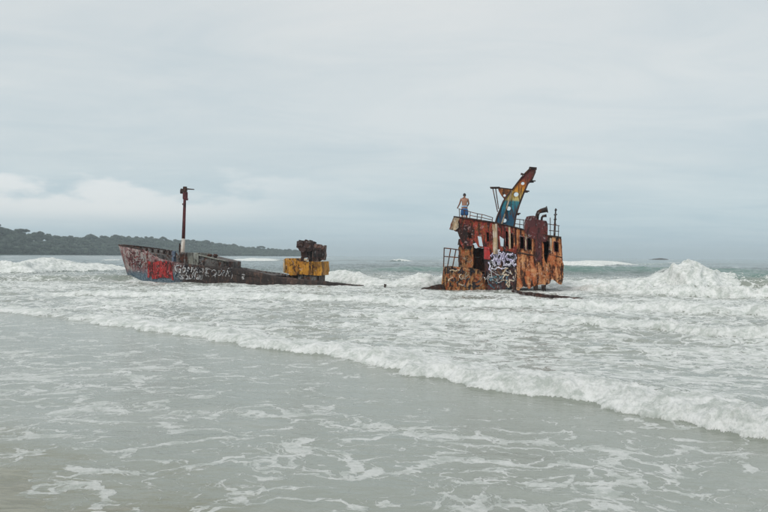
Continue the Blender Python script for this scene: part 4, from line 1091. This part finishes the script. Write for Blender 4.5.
# ------------------------------------------------------------------ bow wreck
BF = Frame(180, 49.5, R(-18))
def build_bow():
    fr = BF
    t = empty('bow_wreck', fr.o, fr.yaw, 'long low ship bow with red and white graffiti and a thin mast', 'shipwreck')
    bmax = 2.4; yc = 2.4
    x0 = fr.L(119.4, 246, yc)[0]; x1 = fr.L(359, 285.4, 0.2)[0]; Lh = x1 - x0
    rake = 1.25; zb = -.9
    def b(tt): return bmax * min(1.0, (max(tt, 0) / .30) ** .62) * (1 - .35 * max(0, (tt - .6) / .4))
    near_top = [(119.4, 245.2), (130, 247.2), (141, 249.4), (147, 251.6), (151, 255.6), (158, 259), (166, 260.6), (175, 262.4), (190, 264.6), (205, 265.8), (225, 267), (240, 269), (255, 272), (270, 275.6), (300, 279.2), (330, 282.2), (357, 285)]
    far_top = [(119.4, 245.2), (140, 246.8), (160, 249.4), (176, 251.8), (178, 258), (190, 261), (226, 264.5), (250, 268.6), (268, 271.4), (284, 273.4), (320, 280), (357, 285.6)]
    def make_top(line, far):
        xs = []; zs = []
        for (u, v) in line:
            y = yc; X, Z = fr.L(u, v, y)
            for _ in range(3):
                y = yc + (1 if far else -1) * b((X - x0) / Lh); X, Z = fr.L(u, v, y)
            xs.append(X); zs.append(Z)
        return lambda x: float(np.interp(x, xs, zs))
    nt = make_top(near_top, False); ft = make_top(far_top, True)
    def side_y(x, z, far=False):
        h = min(max((z - zb) / 3.4, 0), 1)
        return yc + (1 if far else -1) * b((x - rake * (1 - h) * max(0, 1 - (x - x0) / Lh) ** 3 - x0) / Lh) * (.80 + .20 * h)
    def side(name, top, far, mat):
        nx, nz = 90, 12; vs = []; fs = []
        for i in range(nx + 1):
            tt = (i / nx) ** 1.35
            xs = x0 + tt * Lh
            zt = top(xs)
            for k in range(nz + 1):
                h = k / nz
                z = zb + h * (zt - zb)
                hh = min((z - zb) / 3.4, 1)
                x = xs + rake * (1 - hh) * (1 - tt) ** 3
                y = yc + (1 if far else -1) * b(tt) * (.80 + .20 * hh)
                y += .035 * mnoise.noise(Vector((x * .8, z * 1.1, far * 5))) * min(1, tt * 8)
                zz = z + (.05 * mnoise.noise(Vector((x * 4, 0, far * 9))) if k == nz else 0)
                vs.append((x, y, zz))
        for i in range(nx):
            for k in range(nz): fs.append((i * (nz + 1) + k, (i + 1) * (nz + 1) + k, (i + 1) * (nz + 1) + k + 1, i * (nz + 1) + k + 1))
        o = mesh_obj(name, vs, fs, mat, t, True)
        md = o.modifiers.new('thickness', 'SOLIDIFY'); md.thickness = .06; md.offset = 0
        return o
    side('hull_side', nt, False, M['hull']); side('hull_side', ft, True, M['deckgrey'])
    # deck
    nx = 40; vs = []; fs = []; t_end = (fr.L(264, 274, 1.0)[0] - x0) / Lh
    for i in range(nx + 1):
        tt = .02 + (t_end - .02) * (i / nx); x = x0 + tt * Lh
        zd = min(nt(x), ft(x)) - (.28 if x < fr.L(176, 260)[0] else .10)
        for k in range(7):
            q = -1 + 2 * k / 6
            vs.append((x, yc + q * b(tt) * .93, zd + .06 * (1 - q * q)))
    for i in range(nx):
        for k in range(6): fs.append((i * 7 + k, (i + 1) * 7 + k, (i + 1) * 7 + k + 1, i * 7 + k + 1))
    dk = mesh_obj('deck', vs, fs, M['deckgrey'], t)
    dz = lambda x: min(nt(x), ft(x)) - .06
    # rail cap along the bow
    def cap(name, top, far, xa, xb, r=.055):
        mb = MB(); n = 24; P = []
        for i in range(n + 1):
            x = xa + (xb - xa) * i / n; z = top(x); P.append((x, side_y(x, z, far), z + .02))
        mb.tube(P, r, 6); mb.build(name, M['dark'], t)
    cap('rail_cap', nt, False, x0 + .05, fr.L(146, 251, 1.2)[0]); cap('rail_cap', ft, True, x0 + .05, fr.L(176, 252, 4.5)[0])
    # frames inside the far bulwark
    for k in range(7):
        x = fr.L(146 + 4.6 * k, 255, 4.4)[0]; z = ft(x); y = side_y(x, z, True) - .12
        mb = MB(); mb.box((x, y, z - .42), (.07, .14, .8)); mb.build('bulwark_frame', M['dark'], t)
    # pale post, winch houses, long hatch
    a = fr.p(173.8, 253, 1.4); mb = MB(); mb.box(a + Vector((0, 0, -.35)), (.26, .2, .95), None, .02); mb.build('fairlead_post', M['bluepaint'], t, bevel=.02)
    def house(name, u0, v0, u1, v1, v2, y, dep, mat):
        A = fr.p(u0, v0, y); B = fr.p(u1, v1, y); zl = min(fr.L(u0, v2, y)[1], fr.L(u1, v2, y)[1]) - .2
        mb = MB(); vs = []
        for (dx, dyy) in ((0, 0), (0, dep)):
            vs += [(A.x, y + dyy, zl), (B.x, y + dyy, zl), (B.x, y + dyy, B.z), (A.x, y + dyy, A.z)]
        mb.add(vs, [(0, 1, 2, 3), (7, 6, 5, 4), (0, 4, 5, 1), (1, 5, 6, 2), (2, 6, 7, 3), (3, 7, 4, 0)])
        return mb.build(name, mat, t, bevel=.03)
    h1 = house('mast_house', 178.6, 252.4, 187.2, 252.6, 264, 1.2, 1.4, M['deckgrey'])
    mb = MB(); mb.box(fr.p(181.8, 258.6, 1.18), (.28, .03, .62)); mb.build('door', M['dark'], h1)
    house('winch_house', 187.4, 252.6, 198.4, 252.8, 265, 1.0, 1.5, M['greygreen'])
    h3 = house('hatch', 198.8, 255.2, 226.4, 261.6, 267, 1.0, 2.0, M['deckgrey'])
    A = fr.p(198.6, 255, .96); B = fr.p(226.6, 261.4, .96); mb = MB(); mb.tube([A, B], .05, 6); mb.build('hatch_edge', M['greygreen'], h3)
    for u, v in ((209.8, 255.4), (215.4, 255.6)):
        p_ = fr.p(u, v, 1.7); mb = MB(); mb.lathe([(.11, -.65), (.11, -.06), (.16, -.05), (.17, .04), (.1, .1)], p_, 'Z', 12); mb.build('bollard', M['dark'], t)
    # mast
    mpt = lambda u, v: fr.p(u, v, 1.9)
    mb = MB(); mb.cur = 0
    mb.tube([mpt(182.2, 262), mpt(182.6, 252), mpt(183.4, 238.5)], [.17, .15, .12], 10); mast = mb.build('mast', M['mastwhite'], t, True)
    mb = MB(); mb.tube([mpt(183.4, 238.6), mpt(184, 222), mpt(184.6, 204), mpt(184.8, 189)], [.121, .11, .10, .085], 10); mb.build('mast_upper', M['mast'], mast, True)
    mb = MB(); mb.tube([mpt(185.4, 188.8), mpt(194.2, 189.4)], [.055, .03], 7); mb.build('mast_arm', M['dark'], mast)
    mb = MB(); p_ = mpt(183.8, 190.6); mb.box(p_, (.42, .26, .24), Matrix.Rotation(.15, 3, 'Y')); mb.box(mpt(181.6, 191.6), (.16, .2, .28)); mb.box(mpt(185, 188), (.24, .2, .2)); mb.build('mast_head', M['dark'], mast, bevel=.03)
    mb = MB(); mb.box(mpt(185.2, 195.6), (.3, .22, .5)); mb.box(mpt(186.4, 199.2), (.22, .16, .16)); mb.build('lamp_box', M['mast'], mast, bevel=.03)
    mb = MB(); mb.tube([mpt(182.6, 204.2), mpt(185, 203.8)], .06, 7); mb.build('mast_step', M['dark'], mast)
    mb = MB(); mb.tube([fr.p(179.4, 262, 1.8), fr.p(179.8, 243.4, 1.8)], [.07, .05], 7); mb.tube([fr.p(179.8, 246, 1.8), fr.p(183, 245, 1.9)], .03, 6); mb.build('mast_strut', M['dark'], t)
    # graffiti on the near side
    place = lambda x, z: side_y(x, z) - .045
    graffiti('red_backing', "III", fr, (148.5, 261, 173, 276.4), place, M['redback'], t, .10, .1, .06, 2.2, .006)
    graffiti('red_tag', "HEMA", fr, (147.4, 260.4, 174.2, 277), place, M['redpaint'], t, .045, .05, .05, 2.2, .022)
    scribble('red_scribble', fr, (148, 262, 173, 277), place, M['redpaint'], t, 9, .09, 31, .03)
    scribble('dark_scribble', fr, (148, 262, 173, 277), place, M['blackpaint'], t, 6, .05, 32, .05)
    graffiti('white_tag', "Gouyan", fr, (175.6, 264.6, 204, 274.4), place, M['whitepaint'], t, .02, .15, .06, 1.6, .012)
    graffiti('white_tag', "soulau", fr, (181, 272.4, 203.6, 279), place, M['whitepaint'], t, .01, .15, .07, 1.0, .012)
    scribble('white_scribble', fr, (176, 265, 204, 279), place, M['whitepaint'], t, 9, .05, 41, .02)
    graffiti('white_tag', "(COOPA')", fr, (205, 268, 232.6, 276.4), place, M['whitepaint'], t, -.004, .1, .05, 2.8, .012)
    graffiti('white_tag', "?", fr, (241.2, 273.8, 245.4, 279.4), place, M['whitepaint'], t, .04, .0, .01, 0, .012)
    scribble('white_scribble', fr, (204, 268, 233, 277), place, M['whitepaint'], t, 8, .045, 43, .022)
    scribble('dark_scribble', fr, (176, 265, 232, 279), place, M['blackpaint'], t, 14, .06, 44, .03)
    scribble('old_red_scribble', fr, (126, 251, 147, 270), place, M['redback'], t, 12, .10, 45, .010)
    scribble('white_scribble', fr, (131, 258, 146, 272), place, M['whitepaint'], t, 8, .05, 12, .014)
    scribble('maroon_scribble', fr, (124, 250, 144, 262), place, M['mast'], t, 10, .08, 14, .012)
build_bow()

# ------------------------------------------------------------------ yellow block with rusty machinery
def build_machine():
    fr = Frame(303, 47.9, R(-12))
    t = empty('deck_winch', fr.o, fr.yaw, 'dark rusted deck machinery on a bright yellow steel base between the wreck halves', 'machinery')
    yb = [(283.8, 259.4), (286, 258.2), (295, 258.4), (297.4, 261.2), (300, 262), (310, 261.6), (321.4, 261.4), (321.8, 268), (321.4, 275.4), (312, 275), (300, 274.6), (297.6, 273.4), (296, 275.4), (290.6, 275.6), (288.4, 273.8), (283.6, 272.6)]
    base = plate('base', fr.poly(yb, 0), [], 0, 1.7, M['yellow'], t, .2, .035, .03)
    for u in (297.6, 312.2):
        mb = MB(); a = fr.p(u, 262.6, -.05); b = fr.p(u, 274.4, -.05); mb.box((a + b) / 2 + Vector((0, 0, 0)), (.06, .07, (a - b).z)); mb.build('rib', M['yellow'], base)
    mb = MB(); a = fr.p(284.2, 260, -.04); b = fr.p(284.2, 272, -.04); mb.box((a + b) / 2, (.1, .12, (a - b).z)); mb.build('end_plate', M['pale'], base)
    mb = MB(); a = fr.p(297.5, 274.6, .1); b = fr.p(318.6, 283, .1)
    mb.box(((a.x + b.x) / 2, .85, (a.z + b.z) / 2), (b.x - a.x, 1.4, a.z - b.z)); mb.build('pedestal', M['deckgrey'], t)
    mb = MB(); a = fr.p(288, 275, .3); b = fr.p(294, 282, .3); mb.box(((a.x + b.x) / 2, .8, (a.z + b.z) / 2), (b.x - a.x, .8, a.z - b.z)); mb.build('pedestal', M['deckgrey'], t)
    # winch body: cheeks, drum, motor
    left = [(296.6, 243), (297.6, 240.8), (300, 241.6), (302.6, 240.6), (306, 241.4), (309.4, 241), (311.8, 241.8), (312, 250.6), (309, 252), (305, 251), (302.6, 252.4), (299.4, 251), (298, 248.4), (296.2, 247.4)]
    plate('winch_cheek', fr.poly(left, -.15), [], -.15, 1.0, M['machine'], t, .16, .012, .012)
    lower = [(300.6, 251), (312.2, 250.4), (312.2, 261.2), (309.6, 259.6), (307.8, 260.6), (304.4, 261.4), (300.4, 261.4), (301.2, 256)]
    plate('winch_frame', fr.poly(lower, .15), [fr.poly([(303.6, 258.2), (307.6, 257.4), (307.4, 259.4), (303.8, 259.8)], .15)], .15, .12, M['machine'], t, .18, .012, .012)
    right = [(312.2, 244), (313.6, 245.8), (314.6, 243.8), (316.4, 244), (316.8, 246.2), (318.2, 246), (318.6, 244.2), (320.2, 244.8), (320.6, 246.4), (324.6, 245.2), (324, 251), (324.6, 255), (323.6, 260.4), (321, 259.4), (318, 261.4), (312.2, 261.4)]
    plate('motor_housing', fr.poly(right, .15), [fr.poly([(314, 247.6), (316, 247.8), (315.8, 250.2), (314.2, 250)], .15)], .15, .5, M['greyrust'], t, .16, .012, .012)
    plate('winch_cheek', fr.poly([(302, 251), (312, 246), (318, 247), (318, 261.4), (308.6, 261.4), (308, 256)], 1.2), [], 1.2, .3, M['machine'], t, .25, .05, .05)
    mb = MB(); c = fr.p(305.4, 246.2, .6); mb.lathe([(.30, -.62), (.36, -.6), (.36, -.5), (.22, -.48), (.22, .5), (.36, .52), (.36, .62)], (c.x, .75, c.z), 'Y', 18); mb.build('drum', M['dark'], t)
    mb = MB(); c = fr.p(318.4, 253, .0); mb.lathe([(.34, 0), (.34, .12), (.2, .14)], (c.x, .0, c.z), 'Y', 18); mb.build('gear_cover', M['machine'], t)
    mb = MB(); mb.tube([fr.p(299, 243.6, 0), fr.p(312, 244.6, 0)], .06, 7); mb.tube([fr.p(312.6, 249, 0), fr.p(323.6, 249.6, 0)], .05, 7); mb.build('shaft', M['dark'], t)
    mb = MB()
    for k in range(9):
        mb.box(fr.p(300.6 + 1.3 * k, 241.4 + (k * 37 % 5) * .9, .2 + .07 * (k % 3)), (.16, .3, .16 + .05 * (k % 3)), Matrix.Rotation(.4 * k, 3, 'Y'), .03)
    mb.build('broken_fittings', M['machine'], t)
    for (u0, v0, u1, v1, y, dep, mm) in ((296.8, 241.4, 303, 246.4, -.28, .3, 'machine'), (304.4, 242.6, 310.6, 248.4, -.24, .25, 'machine'), (313, 251, 317.6, 257, .0, .2, 'machine'), (318.6, 248, 323.4, 253.4, .02, .2, 'greyrust')):
        A = fr.p(u0, v0, y); B = fr.p(u1, v1, y); m2 = MB(); m2.box(((A.x + B.x) / 2, y + dep / 2, (A.z + B.z) / 2), (B.x - A.x, dep, A.z - B.z), None, .03); m2.build('cover_box', M[mm], t, bevel=.02)
    mb = MB(); mb.box(fr.p(306.4, 259.6, .02), (.3, .1, .12)); mb.build('bearing', M['pale'], t)
build_machine()

# ------------------------------------------------------------------ the person on the roof
def skin_mat():
    g = G('tanned_skin'); n = g.noise(g.tc.outputs['Object'], 14, 4, .6)
    return g.done(g.pbr(g.mix(g.rng(n, .35, .65), (0.25, 0.115, 0.07), (0.31, 0.15, 0.095)), .5, 0, g.bump(n, .15, .005)))
M['skin'] = skin_mat(); M['hair'] = plain('black_hair', (0.014, 0.011, 0.01), .3, .7, 40); M['shorts'] = plain('blue_cloth', (0.03, 0.11, 0.27), .35, .85, 12)
M['waist'] = plain('pale_blue_band', (0.30, 0.44, 0.62), .15, .85, 12)
def skinned(name, joints, edges, mat, parent, sub=2, root=0):
    me = bpy.data.meshes.new(name); me.from_pydata([j[0] for j in joints], edges, []); me.update()
    o = bpy.data.objects.new(name, me); link(o, parent)
    bm = bmesh.new(); bm.from_mesh(me); bm.verts.layers.skin.verify(); bm.to_mesh(me); bm.free()
    md = o.modifiers.new('skin', 'SKIN')
    for k, j in enumerate(joints):
        r = j[1]; me.skin_vertices[0].data[k].radius = r if isinstance(r, tuple) else (r, r)
        me.skin_vertices[0].data[k].use_root = (k == root)
    md.use_smooth_shade = True
    s = o.modifiers.new('sub', 'SUBSURF'); s.levels = sub; s.render_levels = sub
    dg = bpy.context.evaluated_depsgraph_get(); dg.update()
    m2 = bpy.data.meshes.new_from_object(o.evaluated_get(dg))
    bpy.data.objects.remove(o)
    m2.name = name; m2.materials.clear(); m2.materials.append(mat)
    m2.polygons.foreach_set('use_smooth', [True] * len(m2.polygons))
    return link(bpy.data.objects.new(name, m2), parent)
def build_person():
    fr = SF
    x, z = fr.L(464.6, 193.5, .45)
    base = fr.o + fr.t * x + fr.n * .45
    H = 1.76
    zf = z - H + .03
    # local frame: x right, y away from camera (the way he faces), z up
    t = empty('person', (base.x, base.y, zf), R(-4), 'bare chested person in blue shorts standing at the roof rail of the deckhouse', 'person')
    J = [((0, 0, .95), (.150, .10)),                                     # 0 pelvis
         ((0, .01, 1.08), (.145, .095)), ((0, .03, 1.24), (.165, .105)), ((0, .06, 1.38), (.175, .10)), ((0, .075, 1.47), (.09, .075)),   # 1-4 spine
         ((0, .09, 1.54), .056),                                         # 5 neck
         ((-.19, .07, 1.42), .062), ((-.27, .12, 1.16), .046), ((-.36, .30, .98), .034), ((-.385, .36, .955), (.026, .04)),              # 6-9 left arm (towards the rail)
         ((.19, .08, 1.42), .062), ((.245, .13, 1.16), .047), ((.17, .36, 1.02), .034), ((.14, .42, 1.0), (.026, .04)),                  # 10-13 right arm
         ((-.10, 0, .88), .10), ((-.115, .0, .50), .062), ((-.115, -.03, .30), .06), ((-.12, -.02, .09), .040), ((-.13, .12, .035), (.035, .045)),   # 14-18
         ((.10, 0, .88), .10), ((.115, .02, .50), .062), ((.12, -.01, .30), .06), ((.125, .0, .09), .040), ((.145, .14, .035), (.035, .045))]        # 19-23
    E = [(0, 1), (1, 2), (2, 3), (3, 4), (4, 5), (3, 6), (6, 7), (7, 8), (8, 9), (3, 10), (10, 11), (11, 12), (12, 13), (0, 14), (14, 15), (15, 16), (16, 17), (17, 18), (0, 19), (19, 20), (20, 21), (21, 22), (22, 23)]
    body = skinned('body', J, E, M['skin'], t, 2)
    # head with face, turned slightly to the left
    bm = bmesh.new(); bmesh.ops.create_uvsphere(bm, u_segments=24, v_segments=16, radius=1)
    for v in bm.verts:
        p_ = v.co.copy(); xx, yy, zz = p_
        w = .078 * (1 - .22 * max(0, -zz) ** 1.5); dpt = .098
        q = Vector((xx * w, yy * dpt + .012, zz * .118))
        if zz < -.3 and yy > 0: q.y += .012 * (yy)            # jaw
        if yy > .8 and -.35 < zz < .12: q.y += .018 * max(0, 1 - abs(xx) * 4)   # nose
        if yy > .75 and .02 < zz < .25 and .2 < abs(xx) < .5: q.y -= .010        # eye sockets
        v.co = q
    Rm = Matrix.Rotation(R(12), 4, 'Z') @ Matrix.Rotation(R(14), 4, 'X') 
    bmesh.ops.transform(bm, matrix=Matrix.Translation((0, .115, 1.642)) @ Rm.inverted(), verts=bm.verts)
    me = bpy.data.meshes.new('head'); bm.to_mesh(me); bm.free(); me.materials.append(M['skin']); me.polygons.foreach_set('use_smooth', [True] * len(me.polygons))
    hd = link(bpy.data.objects.new('head', me), t)
    HM = Matrix.Translation((0, .115, 1.642)) @ Rm.inverted()
    for s in (-1, 1):
        mb = MB(); mb.lathe([(.004, -.03), (.022, -.022), (.026, 0), (.022, .02), (.004, .028)], (s * .080, .0, 0), 'Z', 8)
        for v in mb.v: v.x = s * .080 + (v.x - s * .080) * .45
        mb.v = [HM @ v for v in mb.v]; mb.build('ear', M['skin'], hd, True)
        mb = MB(); mb.lathe([(.002, -.011), (.009, -.006), (.011, 0), (.009, .006), (.002, .011)], (s * .03, .098, .02), 'Y', 8); mb.v = [HM @ v for v in mb.v]
        mb.build('eye', plain('eye_white', (.7, .68, .66), .05, .3), hd, True)
    mb = MB(); mb.box((0, .108, -.062), (.05, .012, .012)); mb.v = [HM @ v for v in mb.v]; mb.build('mouth', plain('lips', (.3, .1, .08), .1, .5), hd, bevel=.003)
    # hair cap
    bm = bmesh.new(); bmesh.ops.create_uvsphere(bm, u_segments=24, v_segments=16, radius=1)
    for v in bm.verts:
        xx, yy, zz = v.co; k = 1 + .03 * mnoise.noise(v.co * 6)
        v.co = Vector((xx * .086 * k, yy * .104 * k + .004, zz * .124 * k))
    bmesh.ops.delete(bm, geom=[v for v in bm.verts if v.co.z < -.02 + (.075 if v.co.y > .02 else -.045 * (v.co.y < -.02)) ], context='VERTS')
    bmesh.ops.transform(bm, matrix=HM, verts=bm.verts)
    me = bpy.data.meshes.new('hair'); bm.to_mesh(me); bm.free(); me.materials.append(M['hair']); me.polygons.foreach_set('use_smooth', [True] * len(me.polygons))
    o = link(bpy.data.objects.new('hair', me), t); md = o.modifiers.new('thick', 'SOLIDIFY'); md.thickness = .012
    # hands: palm and five bent fingers closing on the rail
    for s, w in ((-1, Vector((-.385, .36, .955))), (1, Vector((.14, .42, 1.0)))):
        JJ = [((w.x, w.y, w.z), .026), ((w.x - .01 * s, w.y + .05, w.z - .012), (.026, .034))]; EE = [(0, 1)]
        for k, ln in enumerate((.062, .072, .066, .052)):
            bx = w.x + (k - 1.5) * .019; i = len(JJ)
            JJ += [((bx, w.y + .07, w.z - .005), .0095), ((bx, w.y + .07 + ln * .5, w.z - .012), .0088), ((bx, w.y + .07 + ln * .68, w.z - .045), .008), ((bx, w.y + .055 + ln * .4, w.z - .065), .007)]
            EE += [(1, i), (i, i + 1), (i + 1, i + 2), (i + 2, i + 3)]
        i = len(JJ)
        JJ += [((w.x - s * .035, w.y + .035, w.z - .02), .011), ((w.x - s * .05, w.y + .065, w.z - .045), .010), ((w.x - s * .04, w.y + .085, w.z - .062), .008)]
        EE += [(0, i), (i, i + 1), (i + 1, i + 2)]
        skinned('hand', JJ, EE, M['skin'], t, 1)
    # shorts follow hips and thighs, hem just above the knee
    Js = [((0, 0, .955), (.168, .118)), ((0, 0, .905), (.175, .125)), ((-.10, .0, .83), .128), ((-.115, .0, .70), .118), ((-.12, 0, .46), .112), ((.10, .0, .83), .128), ((.115, .01, .70), .118), ((.12, .015, .46), .112)]
    skinned('shorts', Js, [(0, 1), (1, 2), (2, 3), (3, 4), (1, 5), (5, 6), (6, 7)], M['shorts'], t, 2)
    mb = MB(); n = 20
    for k in range(1):
        vs = []; fs = []
        for i in range(n):
            a = 2 * math.pi * i / n
            for (rr, zz) in ((1.0, .955), (1.03, .985), (1.0, 1.03), (.93, 1.03), (.93, .955)):
                vs.append((.172 * rr * math.cos(a), .125 * rr * math.sin(a) + .005, zz))
        for i in range(n):
            j = (i + 1) % n
            for q in range(5): fs.append((5 * i + q, 5 * j + q, 5 * j + (q + 1) % 5, 5 * i + (q + 1) % 5))
        mb.add(vs, fs)
    mb.build('waistband', M['waist'], t, True)
build_person()

# ------------------------------------------------------------------ spray thrown up along the breaking crests
def build_spray():
    v0 = np.array([(0, 0, 1), (.94, 0, -.33), (-.47, .82, -.33), (-.47, -.82, -.33)]); f0 = np.array([(0, 1, 2), (0, 2, 3), (0, 3, 1), (1, 3, 2)])
    g = G('spray_white'); m = g.done(g.pbr((.84, .86, .85), .8))
    def burst(name, label, spots):
        P = []; RR = []
        for (u, vv, n, su, up, r0, r1, back) in spots:
            c = ground(u, vv); k = c.y / F_PX
            x = c.x + rng.normal(size=n) * su * k; y = c.y + back + rng.normal(size=n) * .45
            zz = wave_field(x, y)[0] + np.abs(rng.normal(size=n)) * up - .02
            P.append(np.stack([x, y, zz], -1)); RR.append(rng.uniform(r0, r1, n) * np.where(rng.random(n) < .9, 1, 1.6))
        P = np.concatenate(P); RR = np.concatenate(RR); n = len(P)
        ang = rng.random(n) * 6.283; ca, sa = np.cos(ang), np.sin(ang)
        q = v0[None] * RR[:, None, None] * rng.uniform(.6, 1.4, (n, 1, 3))
        q = np.stack([q[..., 0] * ca[:, None] - q[..., 2] * sa[:, None], q[..., 1], q[..., 0] * sa[:, None] + q[..., 2] * ca[:, None]], -1) + P[:, None]
        F = (f0[None] + 4 * np.arange(n)[:, None, None]).reshape(-1, 3)
        V = q.reshape(-1, 3)
        me = bpy.data.meshes.new(name); me.vertices.add(len(V)); me.vertices.foreach_set('co', V.astype(np.float32).ravel())
        me.loops.add(F.size); me.loops.foreach_set('vertex_index', F.ravel().astype(np.int32)); me.polygons.add(len(F))
        me.polygons.foreach_set('loop_start', np.arange(0, F.size, 3, dtype=np.int32)); me.update(calc_edges=True)
        me.materials.append(m)
        tag(link(bpy.data.objects.new(name, me)), label, kind='stuff')
    burst('sea_spray', 'white spray thrown up by the tall breaking wave beside the deckhouse',
          [(672, 287, 6000, 7, .07, .008, .022, 1.3), (684, 287, 9000, 7, .10, .008, .025, 1.4), (697, 287, 13000, 7, .13, .008, .026, 1.5), (710, 287, 10000, 7, .10, .008, .024, 1.5), (724, 287, 7000, 7, .08, .008, .022, 1.4), (640, 286, 1500, 25, .07, .008, .02, 1.0)])
    burst('sea_spray', 'white spray along the surf breaking between and in front of the wreck halves',
          [(350, 283, 1800, 14, .06, .008, .022, 1.0), (425, 286, 1800, 14, .07, .008, .022, 1.0), (50, 271, 2500, 40, .12, .012, .035, 2.5), (600, 293, 1800, 30, .05, .007, .018, .8), (720, 297, 1800, 35, .05, .007, .018, .8)])
build_spray()

# ------------------------------------------------------------------ sea haze
def build_haze():
    g = G('sea_haze')
    x = g.n('ShaderNodeVolumePrincipled'); x.inputs['Color'].default_value = (.86, .95, 1.0, 1); x.inputs['Density'].default_value = HAZE
    x.inputs['Anisotropy'].default_value = .2
    g.nt.links.new(x.outputs[0], g.out.inputs['Volume'])
    mb = MB(); mb.box((0, 3900, 29.5), (20000, 8000, 69))
    o = mb.build('haze', g.m, None); o.display_type = 'WIRE'
    tag(o, 'pale sea haze over the water', kind='stuff')
HAZE = .00028
build_haze()
